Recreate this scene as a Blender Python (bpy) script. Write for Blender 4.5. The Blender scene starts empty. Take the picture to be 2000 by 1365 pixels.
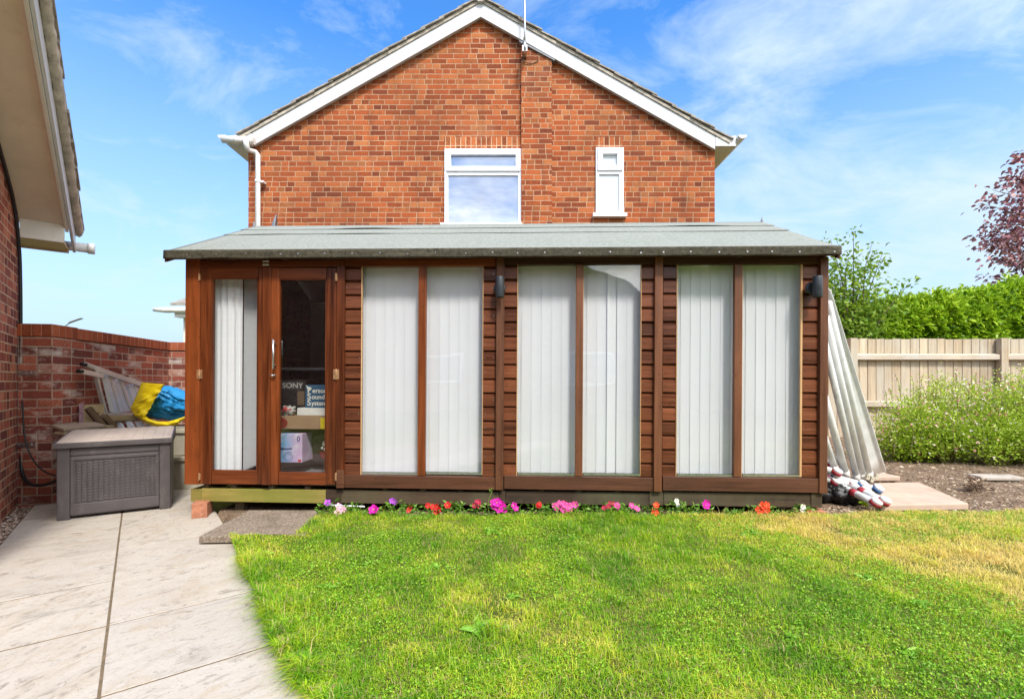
import bpy, bmesh, math, random
import numpy as np
from mathutils import Vector, Matrix, Euler, noise as mnoise

random.seed(7)
RNG = np.random.default_rng(11)
scene = bpy.context.scene
COL = scene.collection
PI = math.pi
R = math.radians

# ------------------------------------------------------------------ camera
CAM_H, FOC = 1.05, 940.0           # eye height in metres, focal length in px of the 2000 px wide photo
cam_data = bpy.data.cameras.new("camera")
cam_data.sensor_width = 36.0
cam_data.lens = 36.0 * FOC / 2000.0
cam_data.shift_y = 62.5 / 2000.0
cam_data.clip_start = 0.05
cam_data.clip_end = 3000.0
cam = bpy.data.objects.new("camera", cam_data)
cam.location = (0, 0, CAM_H)
cam.rotation_euler = (PI / 2, 0, 0)
COL.objects.link(cam)
scene.camera = cam


def at(px, py, d):
    """point seen at (px, py) at distance d along the view axis"""
    return Vector(((px - 1000.0) * d / FOC, d, CAM_H + (745.0 - py) * d / FOC))


def gr(px, py, z=0.0):
    """point of the level z seen at (px, py)"""
    d = (CAM_H - z) * FOC / (py - 745.0)
    return Vector(((px - 1000.0) * d / FOC, d, z))


# ------------------------------------------------------------------ node helpers
class NT:
    def __init__(self, tree):
        self.t = tree
        self.l = tree.links

    def n(self, typ, **kw):
        nd = self.t.nodes.new(typ)
        for k, v in kw.items():
            setattr(nd, k, v)
        return nd

    def put(self, sock, v):
        if hasattr(v, "is_output"):
            self.l.new(v, sock)
        elif v is not None:
            if sock.type == 'RGBA' and isinstance(v, (tuple, list)) and len(v) == 3:
                v = (*v, 1.0)
            sock.default_value = v

    def m(self, op, a, b=0.0, c=0.0, clamp=False):
        nd = self.n("ShaderNodeMath", operation=op, use_clamp=clamp)
        self.put(nd.inputs[0], a)
        self.put(nd.inputs[1], b)
        self.put(nd.inputs[2], c)
        return nd.outputs[0]

    def mix(self, f, a, b, blend='MIX'):
        nd = self.n("ShaderNodeMix", data_type='RGBA', blend_type=blend)
        self.put(nd.inputs[0], f)
        self.put(nd.inputs[6], a)
        self.put(nd.inputs[7], b)
        return nd.outputs[2]

    def mixf(self, f, a, b):
        nd = self.n("ShaderNodeMix", data_type='FLOAT')
        self.put(nd.inputs[0], f)
        self.put(nd.inputs[2], a)
        self.put(nd.inputs[3], b)
        return nd.outputs[0]

    def noise(self, vec, scale, detail=4.0, rough=0.55, dist=0.0):
        nd = self.n("ShaderNodeTexNoise")
        self.put(nd.inputs["Vector"], vec)
        nd.inputs["Scale"].default_value = scale
        nd.inputs["Detail"].default_value = detail
        nd.inputs["Roughness"].default_value = rough
        nd.inputs["Distortion"].default_value = dist
        return nd.outputs[0]

    def ramp(self, f, stops, interp='LINEAR'):
        nd = self.n("ShaderNodeValToRGB")
        cr = nd.color_ramp
        cr.interpolation = interp
        while len(cr.elements) < len(stops):
            cr.elements.new(0.5)
        for e, (p, c) in zip(cr.elements, stops):
            e.position = p
            e.color = (*c, 1.0) if len(c) == 3 else c
        self.put(nd.inputs[0], f)
        return nd.outputs[0]

    def rng(self, v, a, b, c=0.0, d=1.0):
        nd = self.n("ShaderNodeMapRange")
        for i, x in enumerate((v, a, b, c, d)):
            self.put(nd.inputs[i], x)
        return nd.outputs[0]

    def scale_vec(self, vec, s):
        nd = self.n("ShaderNodeMapping")
        self.put(nd.inputs["Vector"], vec)
        nd.inputs["Scale"].default_value = s
        return nd.outputs[0]

    def add_vec(self, a, b):
        nd = self.n("ShaderNodeVectorMath", operation='ADD')
        self.put(nd.inputs[0], a)
        self.put(nd.inputs[1], b)
        return nd.outputs[0]

    def comb(self, x, y, z=0.0):
        nd = self.n("ShaderNodeCombineXYZ")
        for i, v in enumerate((x, y, z)):
            self.put(nd.inputs[i], v)
        return nd.outputs[0]

    def obj(self):
        return self.n("ShaderNodeTexCoord").outputs["Object"]

    def pos(self):
        return self.n("ShaderNodeNewGeometry").outputs["Position"]

    def uv(self):
        return self.n("ShaderNodeTexCoord").outputs["UV"]

    def attr(self, name):
        return self.n("ShaderNodeAttribute", attribute_name=name).outputs["Fac"]

    def white(self, vec):
        nd = self.n("ShaderNodeTexWhiteNoise", noise_dimensions='3D')
        self.put(nd.inputs["Vector"], vec)
        return nd.outputs["Value"]

    def bump(self, h, strength=0.3, dist=0.01):
        nd = self.n("ShaderNodeBump")
        nd.inputs["Strength"].default_value = strength
        nd.inputs["Distance"].default_value = dist
        self.put(nd.inputs["Height"], h)
        return nd.outputs[0]


def mat_base(name):
    mt = bpy.data.materials.new(name)
    mt.use_nodes = True
    nt = NT(mt.node_tree)
    b = mt.node_tree.nodes["Principled BSDF"]
    return mt, nt, b


def setp(nt, b, col=None, rough=None, normal=None, metal=None, spec=None):
    if col is not None:
        nt.put(b.inputs["Base Color"], col)
    if rough is not None:
        nt.put(b.inputs["Roughness"], rough)
    if normal is not None:
        nt.put(b.inputs["Normal"], normal)
    if metal is not None:
        nt.put(b.inputs["Metallic"], metal)
    if spec is not None:
        nt.put(b.inputs["Specular IOR Level"], spec)


def plain(name, col, rough=0.5, var=0.12, scale=6.0, metal=0.0, bump=0.0, bscale=60.0, spec=0.4, dirt=None):
    """paint, plastic, metal: one colour with a cloudy variation, a little grime and fine bump"""
    mt, nt, b = mat_base(name)
    o = nt.pos()
    n1 = nt.noise(o, scale, 5.0, 0.6)
    c = nt.mix(nt.rng(n1, 0.3, 0.7, 0.0, 1.0), tuple(x * (1 - var) for x in col), tuple(min(1, x * (1 + var)) for x in col))
    if dirt:
        n2 = nt.noise(nt.scale_vec(o, (1, 1, 0.35)), scale * 2.7, 6.0, 0.65)
        c = nt.mix(nt.rng(n2, 0.55, 0.8, 0.0, 0.7), c, dirt)
    nm = nt.bump(nt.noise(o, bscale, 4.0), bump, 0.004) if bump else None
    setp(nt, b, c, nt.rng(n1, 0.2, 0.8, max(0.03, rough - 0.08), rough + 0.08), nm, metal, spec)
    return mt


def wood(name, dark, light, axis=0, rough=0.55, streak=0.5, knots=True, bump=0.25, grey=None, weather=0.45):
    """grain runs along the object's axis; every board has its own shade through the rnd attribute"""
    mt, nt, b = mat_base(name)
    o = nt.obj()
    r = nt.attr("rnd")
    off = nt.comb(nt.m('MULTIPLY', r, 37.0), nt.m('MULTIPLY', r, 91.0), nt.m('MULTIPLY', r, 53.0))
    v = nt.add_vec(o, off)
    s = [22.0, 22.0, 22.0]
    s[axis] = 1.1
    g1 = nt.noise(nt.scale_vec(v, tuple(s)), 1.0, 6.0, 0.62, 0.6)
    s2 = [120.0, 120.0, 120.0]
    s2[axis] = 3.0
    g2 = nt.noise(nt.scale_vec(v, tuple(s2)), 1.0, 3.0, 0.6)
    f = nt.m('ADD', nt.m('MULTIPLY', nt.m('SUBTRACT', g1, 0.5), 1.5), nt.m('MULTIPLY', nt.m('SUBTRACT', g2, 0.5), 0.7))
    f = nt.m('ADD', f, nt.m('ADD', nt.m('MULTIPLY', nt.m('SUBTRACT', r, 0.5), 0.55), 0.5), clamp=True)
    c = nt.mix(f, dark, light)
    if knots:
        vo = nt.n("ShaderNodeTexVoronoi")
        sk = [5.0, 5.0, 5.0]
        sk[axis] = 2.2
        nt.put(vo.inputs["Vector"], nt.scale_vec(v, tuple(sk)))
        k = nt.rng(vo.outputs["Distance"], 0.04, 0.13, 0.75, 0.0)
        c = nt.mix(k, c, tuple(x * 0.35 for x in dark))
    wz = nt.noise(nt.scale_vec(v, (3.1, 3.1, 1.7) if axis == 2 else (1.7, 3.1, 3.1)), 1.0, 5.0, 0.65)
    c = nt.mix(nt.rng(wz, 0.46, 0.72, 0.0, weather), c, tuple(x * 0.8 for x in dark))
    if grey:
        big = nt.noise(nt.scale_vec(v, (2.2, 2.2, 1.2)), 1.0, 5.0, 0.65)
        c = nt.mix(nt.rng(big, 0.42, 0.68, 0.0, 0.85), c, grey)
    setp(nt, b, c, nt.rng(g1, 0.3, 0.7, rough - 0.1, rough + 0.1), nt.bump(nt.m('ADD', g1, nt.m('MULTIPLY', g2, 0.6)), bump, 0.004), spec=0.35)
    return mt


def brick(name, stops, mortar, half=0.5, bw=0.225, bh=0.075, mj=0.0055, eff=0.0, soldier=False, depth=0.5, dark=0.5, loose=False):
    mt, nt, b = mat_base(name)
    uv = nt.uv()
    wob = nt.n("ShaderNodeTexNoise")
    nt.put(wob.inputs["Vector"], uv)
    wob.inputs["Scale"].default_value = 28.0
    wob.inputs["Detail"].default_value = 2.0
    wv = nt.n("ShaderNodeVectorMath", operation='MULTIPLY_ADD')
    nt.put(wv.inputs[0], wob.outputs["Color"])
    wv.inputs[1].default_value = (0.011, 0.010, 0)
    wv.inputs[2].default_value = (-0.0055, -0.005, 0)
    p = nt.add_vec(uv, wv.outputs[0])
    sp = nt.n("ShaderNodeSeparateXYZ")
    nt.put(sp.inputs[0], p)
    u, v = sp.outputs[0], sp.outputs[1]
    row = nt.m('FLOOR', nt.m('DIVIDE', v, bh))
    sh = nt.m('MULTIPLY', nt.m('MODULO', nt.m('ABSOLUTE', row), 2.0), 0.5)
    if soldier:
        sh = 0.0
    if loose:
        sh = nt.m('ADD', sh, nt.m('MULTIPLY', nt.white(nt.comb(row, 5.0, 5.0)), 0.34))
    ub = nt.m('ADD', nt.m('DIVIDE', u, bw), sh)
    col = nt.m('FLOOR', ub)
    fu = nt.m('MULTIPLY', nt.m('FRACT', ub), bw)
    fv = nt.m('MULTIPLY', nt.m('FRACT', nt.m('DIVIDE', v, bh)), bh)
    id1 = nt.white(nt.comb(row, col, 3.0))
    hf = nt.m('LESS_THAN', id1, half)
    ub2 = nt.m('MULTIPLY', ub, 2.0)
    fu2 = nt.m('MULTIPLY', nt.m('FRACT', ub2), bw / 2)
    fus = nt.mixf(hf, fu, fu2)
    ws = nt.mixf(hf, bw, bw / 2)
    cs = nt.mixf(hf, nt.m('MULTIPLY', col, 7.0), nt.m('ADD', nt.m('FLOOR', ub2), 0.37))
    d = nt.m('MINIMUM', nt.m('MINIMUM', fus, nt.m('SUBTRACT', ws, fus)), nt.m('MINIMUM', fv, nt.m('SUBTRACT', bh, fv)))
    body = nt.rng(d, mj - 0.0016, mj + 0.0022, 0.0, 1.0)
    idc = nt.white(nt.comb(row, cs, 1.0))
    idv = nt.white(nt.comb(row, cs, 9.0))
    c = nt.ramp(idc, stops)
    n1 = nt.noise(uv, 16.0, 5.0, 0.75)
    n2 = nt.noise(uv, 75.0, 4.0, 0.75)
    c = nt.mix(nt.rng(nt.m('ADD', n1, nt.m('MULTIPLY', nt.m('SUBTRACT', idv, 0.5), 0.5)), 0.47, 0.66, 0.0, dark), c, tuple(x * 0.42 for x in stops[0][1]))
    c = nt.mix(nt.rng(n2, 0.3, 0.6, 0.6, 0.0), c, (0.03, 0.010, 0.006))
    c = nt.mix(nt.rng(n2, 0.6, 0.85, 0.0, 0.35), c, tuple(min(1, x * 2.0 + 0.05) for x in stops[-1][1]))
    if eff:
        ne = nt.noise(nt.scale_vec(uv, (1.4, 3.0, 1)), 1.0, 6.0, 0.7)
        e = nt.m('MULTIPLY', nt.rng(nt.m('ADD', ne, nt.m('MULTIPLY', idv, 0.16)), 0.60, 0.72, 0.0, eff), nt.rng(n2, 0.3, 0.6, 0.6, 1.0))
        c = nt.mix(e, c, (0.66, 0.6, 0.55))
    mc = nt.mix(nt.rng(nt.noise(uv, 5.0, 5.0), 0.3, 0.7), tuple(x * 0.75 for x in mortar), tuple(min(1, x * 1.12) for x in mortar))
    c = nt.mix(body, mc, c)
    stain = nt.noise(nt.scale_vec(uv, (0.9, 0.5, 1)), 1.0, 5.0, 0.6)
    c = nt.mix(nt.rng(stain, 0.44, 0.74, 0.0, 0.4), c, (0.07, 0.035, 0.02))
    runs = nt.noise(nt.scale_vec(uv, (5.0, 0.35, 1)), 1.0, 5.0, 0.65)
    c = nt.mix(nt.rng(runs, 0.56, 0.74, 0.0, 0.4), c, (0.09, 0.045, 0.028))
    pale = nt.noise(nt.scale_vec(uv, (0.8, 1.1, 1)), 1.3, 5.0, 0.7)
    c = nt.mix(nt.rng(pale, 0.56, 0.76, 0.0, 0.28), c, mortar)
    h = nt.m('ADD', nt.m('MULTIPLY', body, 1.0), nt.m('MULTIPLY', n2, 0.35))
    setp(nt, b, c, 0.88, nt.bump(h, depth, 0.006), spec=0.2)
    return mt


# ------------------------------------------------------------------ mesh builder
class MB:
    def __init__(self):
        self.v, self.f, self.r, self.s, self.mi = [], [], [], [], []
        self.cur = 0.5
        self.mat = 0

    def rnd(self):
        self.cur = random.random()
        return self

    def face(self, idx, smooth=False):
        self.f.append(tuple(idx))
        self.r.append(self.cur)
        self.s.append(smooth)
        self.mi.append(self.mat)

    def box(self, c, s, M=None, rnd=True):
        if rnd:
            self.rnd()
        b = len(self.v)
        hx, hy, hz = s[0] / 2, s[1] / 2, s[2] / 2
        for dx, dy, dz in ((-1, -1, -1), (1, -1, -1), (1, 1, -1), (-1, 1, -1), (-1, -1, 1), (1, -1, 1), (1, 1, 1), (-1, 1, 1)):
            p = Vector((dx * hx, dy * hy, dz * hz))
            if M is not None:
                p = M @ p
            self.v.append(p + Vector(c))
        for q in ((0, 3, 2, 1), (4, 5, 6, 7), (0, 1, 5, 4), (1, 2, 6, 5), (2, 3, 7, 6), (3, 0, 4, 7)):
            self.face([b + i for i in q])
        return self

    def ext(self, x0, x1, y0, y1, z0, z1):
        return self.box(((x0 + x1) / 2, (y0 + y1) / 2, (z0 + z1) / 2), (abs(x1 - x0), abs(y1 - y0), abs(z1 - z0)))

    def beam(self, p0, p1, w, h, up=(0, 0, 1)):
        """bar from p0 to p1, w across, h along up"""
        p0, p1 = Vector(p0), Vector(p1)
        d = (p1 - p0)
        L = d.length
        d = d / L
        upv = Vector(up)
        x = d.cross(upv)
        if x.length < 1e-4:
            x = d.cross(Vector((1, 0, 0)))
        x.normalize()
        z = x.cross(d)
        M = Matrix((x, d, z)).transposed()
        return self.box((p0 + p1) / 2, (w, L, h), M)

    def prism(self, pts, off):
        """polygon pts swept by off"""
        self.rnd()
        off = Vector(off)
        b = len(self.v)
        n = len(pts)
        for p in pts:
            self.v.append(Vector(p))
        for p in pts:
            self.v.append(Vector(p) + off)
        self.face(range(b, b + n))
        self.face(reversed(range(b + n, b + 2 * n)))
        for i in range(n):
            j = (i + 1) % n
            self.face((b + i, b + n + i, b + n + j, b + j))
        return self

    def tube(self, pts, r, n=8, caps=True, rnd=True):
        if rnd:
            self.rnd()
        pts = [Vector(p) for p in pts]
        if not hasattr(r, "__len__"):
            r = [r] * len(pts)
        b = len(self.v)
        px = None
        for i, p in enumerate(pts):
            if i == 0:
                t = pts[1] - p
            elif i == len(pts) - 1:
                t = p - pts[i - 1]
            else:
                t = (pts[i + 1] - p).normalized() + (p - pts[i - 1]).normalized()
            t.normalize()
            if px is None:
                a = Vector((0, 0, 1)) if abs(t.z) < 0.9 else Vector((1, 0, 0))
                px = t.cross(a).normalized()
            else:
                px = (px - t * px.dot(t)).normalized()
            py = t.cross(px)
            for k in range(n):
                a = 2 * PI * k / n
                self.v.append(p + (px * math.cos(a) + py * math.sin(a)) * r[i])
        for i in range(len(pts) - 1):
            for k in range(n):
                k2 = (k + 1) % n
                self.face((b + i * n + k, b + i * n + k2, b + (i + 1) * n + k2, b + (i + 1) * n + k), True)
        if caps:
            self.face(reversed(range(b, b + n)))
            e = b + (len(pts) - 1) * n
            self.face(range(e, e + n))
        return self

    def grid(self, fn, nu, nv, smooth=True, closed_u=False):
        self.rnd()
        b = len(self.v)
        for j in range(nv + 1):
            for i in range(nu + (0 if closed_u else 1)):
                self.v.append(Vector(fn(i / nu, j / nv)))
        w = nu if closed_u else nu + 1
        for j in range(nv):
            for i in range(nu):
                i2 = (i + 1) % w
                self.face((b + j * w + i, b + j * w + i2, b + (j + 1) * w + i2, b + (j + 1) * w + i), smooth)
        return self

    def blob(self, c, rad, amp=0.25, fr=2.0, nu=14, nv=9, seed=0.0, M=None):
        c = Vector(c)

        def fn(u, v):
            a, t = 2 * PI * u, PI * v
            d = Vector((math.cos(a) * math.sin(t), math.sin(a) * math.sin(t), math.cos(t)))
            k = 1 + amp * mnoise.noise(d * fr + Vector((seed, seed * 1.7, 0)))
            q = Vector((d.x * rad[0] * k, d.y * rad[1] * k, d.z * rad[2] * k))
            return (M @ q if M is not None else q) + c
        return self.grid(fn, nu, nv, True, True)

    def build(self, name, mats, parent=None, bevel=0.0, seg=2, uvscale=1.0):
        me = bpy.data.meshes.new(name)
        me.from_pydata([tuple(p) for p in self.v], [], self.f)
        at_ = me.attributes.new("rnd", 'FLOAT', 'FACE')
        at_.data.foreach_set("value", self.r)
        me.polygons.foreach_set("use_smooth", self.s)
        me.polygons.foreach_set("material_index", self.mi)
        uvl = me.uv_layers.new(name="UVMap")
        co = me.vertices
        for p in me.polygons:
            nx, ny, nz = p.normal
            if abs(nz) > 0.75:
                f = lambda q: (q.x, q.y)
            elif abs(nx) > abs(ny):
                f = lambda q: (q.y, q.z)
            else:
                f = lambda q: (q.x, q.z)
            for li in p.loop_indices:
                uvl.data[li].uv = f(co[me.loops[li].vertex_index].co)
        if not isinstance(mats, (list, tuple)):
            mats = [mats]
        for m_ in mats:
            me.materials.append(m_)
        me.update()
        o = bpy.data.objects.new(name, me)
        COL.objects.link(o)
        if parent is not None:
            o.parent = parent
        if bevel:
            md = o.modifiers.new("bevel", 'BEVEL')
            md.width = bevel
            md.segments = seg
            md.limit_method = 'ANGLE'
            md.angle_limit = R(40)
        return o


def tag(o, label=None, cat=None, group=None, kind=None):
    if label:
        o["label"] = label
    if cat:
        o["category"] = cat
    if group:
        o["group"] = group
    if kind:
        o["kind"] = kind
    return o


def thing(name, label, cat, loc=(0, 0, 0), rot=(0, 0, 0), group=None):
    o = bpy.data.objects.new(name, None)
    COL.objects.link(o)
    o.location = loc
    o.rotation_euler = rot
    o.empty_display_size = 0.1
    return tag(o, label, cat, group)


def np_mesh(name, verts, quads, mats, rnd=None, parent=None, smooth=False, tris=None, midx=None, loc=None):
    """fast mesh: verts (n,3), quads (m,4) and tris (k,3)"""
    me = bpy.data.meshes.new(name)
    nq = 0 if quads is None else len(quads)
    nt_ = 0 if tris is None else len(tris)
    me.vertices.add(len(verts))
    me.vertices.foreach_set("co", np.asarray(verts, dtype=np.float32).ravel())
    loops = []
    if nq:
        loops.append(np.asarray(quads, dtype=np.int32).ravel())
    if nt_:
        loops.append(np.asarray(tris, dtype=np.int32).ravel())
    lv = np.concatenate(loops)
    me.loops.add(len(lv))
    me.loops.foreach_set("vertex_index", lv)
    me.polygons.add(nq + nt_)
    st = np.concatenate([np.arange(nq) * 4, nq * 4 + np.arange(nt_) * 3]).astype(np.int32)
    me.polygons.foreach_set("loop_start", st)
    if rnd is not None:
        a = me.attributes.new("rnd", 'FLOAT', 'FACE')
        a.data.foreach_set("value", np.asarray(rnd, dtype=np.float32))
    if not isinstance(mats, (list, tuple)):
        mats = [mats]
    for m_ in mats:
        me.materials.append(m_)
    if midx is not None:
        me.polygons.foreach_set("material_index", np.asarray(midx, dtype=np.int32))
    if smooth:
        me.polygons.foreach_set("use_smooth", np.ones(nq + nt_, dtype=bool))
    me.update(calc_edges=True)
    me.validate()
    o = bpy.data.objects.new(name, me)
    COL.objects.link(o)
    if loc is not None:
        o.location = loc
    if parent is not None:
        o.parent = parent
    return o


def leaf_arrays(P, D, L, W, roll=None, droop=0.25, fold=0.25, rnd=None):
    """a leaf at each point P growing along D: two quads folded on the midrib. returns verts, quads, rnd per face"""
    n = len(P)
    D = D / (np.linalg.norm(D, axis=1, keepdims=True) + 1e-9)
    ref = RNG.normal(size=(n, 3))
    ref[:, 2] += 0.8
    X = np.cross(D, ref)
    X /= np.linalg.norm(X, axis=1, keepdims=True) + 1e-9
    N = np.cross(X, D)
    L = L[:, None]
    W = W[:, None]
    base = P
    mid = P + D * L * 0.5 + N * L * 0.08
    tip = P + D * L - N * L * droop
    a = P + D * L * 0.32 + X * W * 0.5 + N * W * fold
    b = P + D * L * 0.72 + X * W * 0.36 + N * W * fold - N * L * droop * 0.4
    c = P + D * L * 0.32 - X * W * 0.5 + N * W * fold
    d = P + D * L * 0.72 - X * W * 0.36 + N * W * fold - N * L * droop * 0.4
    V = np.stack([base, mid, tip, a, b, c, d], axis=1).reshape(-1, 3)
    i = (np.arange(n) * 7)[:, None]
    q1 = i + np.array([[0, 3, 4, 1]])
    q2 = i + np.array([[0, 1, 6, 5]])
    t1 = i + np.array([[1, 4, 2]])
    t2 = i + np.array([[1, 2, 6]])
    r = RNG.random(n) if rnd is None else rnd
    return V, np.concatenate([q1, q2]), np.concatenate([t1, t2]), np.concatenate([r, r, r, r])


def leaf_mat(name, stops, trans=0.35, rough=0.45, spec=0.35, big=1.5, tint=None):
    mt, nt, b = mat_base(name)
    r = nt.attr("rnd")
    n1 = nt.noise(nt.pos(), big, 3.0)
    c = nt.ramp(nt.m('ADD', nt.m('MULTIPLY', r, 0.75), nt.m('MULTIPLY', n1, 0.3), clamp=True), stops)
    if tint:
        c = nt.mix(nt.rng(nt.noise(nt.pos(), 2.3, 2.0), 0.45, 0.65, 0.0, 0.6), c, tint)
    setp(nt, b, c, rough, spec=spec)
    tr = nt.n("ShaderNodeBsdfTranslucent")
    nt.put(tr.inputs["Color"], nt.mix(0.5, c, (0.35, 0.5, 0.03) if trans > 0.2 else c))
    ms = nt.n("ShaderNodeMixShader")
    ms.inputs[0].default_value = trans
    nt.l.new(b.outputs[0], ms.inputs[1])
    nt.l.new(tr.outputs[0], ms.inputs[2])
    out = [x for x in mt.node_tree.nodes if x.type == 'OUTPUT_MATERIAL'][0]
    nt.l.new(ms.outputs[0], out.inputs[0])
    return mt


def text_mesh(name, body, size, mat, parent, M, extrude=0.0008, shear=0.0, bold=0.0):
    cu = bpy.data.curves.new(name + "_curve", 'FONT')
    cu.body = body
    cu.size = size
    cu.extrude = extrude
    cu.shear = shear
    cu.offset = bold
    to = bpy.data.objects.new(name + "_tmp", cu)
    COL.objects.link(to)
    dg = bpy.context.evaluated_depsgraph_get()
    me = bpy.data.meshes.new_from_object(to.evaluated_get(dg))
    bpy.data.objects.remove(to)
    bpy.data.curves.remove(cu)
    me.name = name
    me.transform(M)
    me.materials.clear()
    me.materials.append(mat)
    o = bpy.data.objects.new(name, me)
    COL.objects.link(o)
    o.parent = parent
    return o
# ------------------------------------------------------------------ light and sky
SUN_EL, SUN_AZ = R(50), R(157)      # azimuth measured from +Y clockwise: the sun stands behind the camera, a little to its right
sun_dir = Vector((math.sin(SUN_AZ) * math.cos(SUN_EL), math.cos(SUN_AZ) * math.cos(SUN_EL), math.sin(SUN_EL)))
sd = bpy.data.lights.new("sun", 'SUN')
sd.energy = 1.95
sd.angle = R(9)
sd.color = (1.0, 0.95, 0.86)
so = bpy.data.objects.new("sun", sd)
so.rotation_euler = sun_dir.to_track_quat('Z', 'Y').to_euler()
COL.objects.link(so)

world = bpy.data.worlds.new("World")
scene.world = world
world.use_nodes = True
wn = NT(world.node_tree)
bgn = world.node_tree.nodes["Background"]
sky = wn.n("ShaderNodeTexSky", sky_type='NISHITA')
sky.sun_disc = False
sky.sun_elevation = SUN_EL
sky.sun_rotation = SUN_AZ
sky.air_density = 1.0
sky.dust_density = 0.4
sky.ozone_density = 2.0
dirv = wn.n("ShaderNodeTexCoord").outputs["Generated"]
sx = wn.n("ShaderNodeSeparateXYZ")
wn.put(sx.inputs[0], dirv)
zc = wn.m('MAXIMUM', sx.outputs[2], 0.0)
den = wn.m('ADD', zc, 0.22)
cv = wn.comb(wn.m('DIVIDE', sx.outputs[0], den), wn.m('DIVIDE', sx.outputs[1], den), 0.0)
c1 = wn.noise(wn.scale_vec(cv, (1.0, 1.3, 1.0)), 2.5, 9.0, 0.64, 0.5)
c2 = wn.noise(cv, 0.55, 3.0, 0.5)
side = wn.rng(sx.outputs[0], -0.5, 0.75, -0.07, 0.10)
low = wn.rng(zc, 0.05, 0.45, 0.05, -0.02)
cl = wn.m('ADD', wn.m('ADD', c1, wn.m('MULTIPLY', wn.m('SUBTRACT', c2, 0.5), 0.5)), wn.m('ADD', side, low))
cf = wn.rng(cl, 0.43, 0.74, 0.0, 0.9)
hs = wn.n("ShaderNodeHueSaturation")
hs.inputs["Saturation"].default_value = 1.28
hs.inputs["Value"].default_value = 1.0
wn.put(hs.inputs["Color"], sky.outputs[0])
skyc = wn.mix(1.0, hs.outputs[0], (1.0, 1.22, 1.42), 'MULTIPLY')
hz = wn.rng(zc, 0.07, 0.58, 1.0, 0.0)
skyc = wn.mix(wn.m('MULTIPLY', wn.m('POWER', hz, 1.1), 0.97), skyc, (2.6, 3.4, 4.25))
# thicker, brighter cloud on the unseen sunny side, boosted to fill the shade
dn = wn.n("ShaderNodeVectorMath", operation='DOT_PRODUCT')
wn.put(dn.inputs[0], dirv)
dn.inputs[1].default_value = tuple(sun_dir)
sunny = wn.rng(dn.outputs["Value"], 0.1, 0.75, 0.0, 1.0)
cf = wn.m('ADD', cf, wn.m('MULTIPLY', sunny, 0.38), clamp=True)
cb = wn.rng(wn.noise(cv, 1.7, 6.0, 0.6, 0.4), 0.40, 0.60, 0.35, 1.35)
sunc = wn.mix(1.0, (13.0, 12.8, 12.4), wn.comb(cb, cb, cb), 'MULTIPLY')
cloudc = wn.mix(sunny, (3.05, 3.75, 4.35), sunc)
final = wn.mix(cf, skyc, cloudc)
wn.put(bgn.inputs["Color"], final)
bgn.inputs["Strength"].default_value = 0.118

vs = scene.view_settings
vs.view_transform = 'Standard'
vs.look = 'None'
vs.exposure = 1.1
vs.gamma = 1.0
vs.use_curve_mapping = False
scene.render.film_transparent = False
try:
    scene.cycles.use_denoising = True
    scene.cycles.max_bounces = 8
    scene.cycles.transparent_max_bounces = 12
    scene.cycles.caustics_reflective = False
    scene.cycles.caustics_refractive = False
    scene.cycles.sample_clamp_indirect = 6.0
except Exception:
    pass

# ------------------------------------------------------------------ materials
M = {}
M['brick_house'] = brick("house_brick", [(0.0, (0.25, 0.06, 0.028)), (0.12, (0.36, 0.085, 0.03)), (0.4, (0.45, 0.105, 0.033)),
                                         (0.7, (0.55, 0.145, 0.045)), (1.0, (0.56, 0.20, 0.07))],
                         (0.50, 0.31, 0.19), half=0.35, dark=0.4, mj=0.0050, loose=True)
M['brick_soldier'] = brick("soldier_brick", [(0.0, (0.30, 0.08, 0.03)), (0.5, (0.54, 0.14, 0.045)), (1.0, (0.62, 0.2, 0.07))],
                           (0.64, 0.42, 0.27), half=0.0, bw=0.075, bh=0.3, soldier=True, dark=0.5)
M['brick_garden'] = brick("garden_brick", [(0.0, (0.19, 0.06, 0.05)), (0.35, (0.32, 0.09, 0.065)), (0.7, (0.45, 0.125, 0.08)), (1.0, (0.54, 0.19, 0.12))],
                          (0.44, 0.33, 0.26), half=0.35, eff=0.9, dark=0.3, mj=0.005)
M['brick_coping'] = brick("coping_brick", [(0.0, (0.30, 0.075, 0.04)), (0.5, (0.42, 0.105, 0.045)), (1.0, (0.48, 0.14, 0.065))],
                          (0.46, 0.2, 0.12), half=0.0, bw=0.075, bh=0.4, soldier=True, dark=0.3, mj=0.004)
M['brick_garage'] = brick("garage_brick", [(0.0, (0.20, 0.055, 0.05)), (0.3, (0.38, 0.10, 0.07)), (0.65, (0.54, 0.16, 0.10)), (1.0, (0.62, 0.24, 0.14))],
                          (0.56, 0.40, 0.27), half=0.6, dark=0.45, loose=True)
M['white_paint'] = plain("white_paint", (0.62, 0.63, 0.65), 0.38, 0.05, 3.0, dirt=(0.55, 0.54, 0.5))
M['upvc'] = plain("white_frame_plastic", (0.84, 0.85, 0.88), 0.25, 0.03, 4.0)
M['gutter'] = plain("grey_white_gutter", (0.72, 0.71, 0.69), 0.35, 0.08, 5.0, dirt=(0.35, 0.32, 0.28))
M['soffit'] = plain("cream_soffit", (0.82, 0.70, 0.58), 0.6, 0.1, 2.2, dirt=(0.55, 0.44, 0.33))
M['old_white'] = plain("old_white_board", (0.76, 0.73, 0.68), 0.5, 0.08, 3.0, dirt=(0.5, 0.42, 0.34))
M['cream_wood'] = wood("cream_eaves_wood", (0.50, 0.38, 0.26), (0.74, 0.63, 0.48), 0, knots=False)
M['tile'] = plain("grey_roof_tile", (0.33, 0.30, 0.26), 0.9, 0.35, 9.0, bump=0.5, bscale=70, dirt=(0.12, 0.11, 0.08), spec=0.2)
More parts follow.
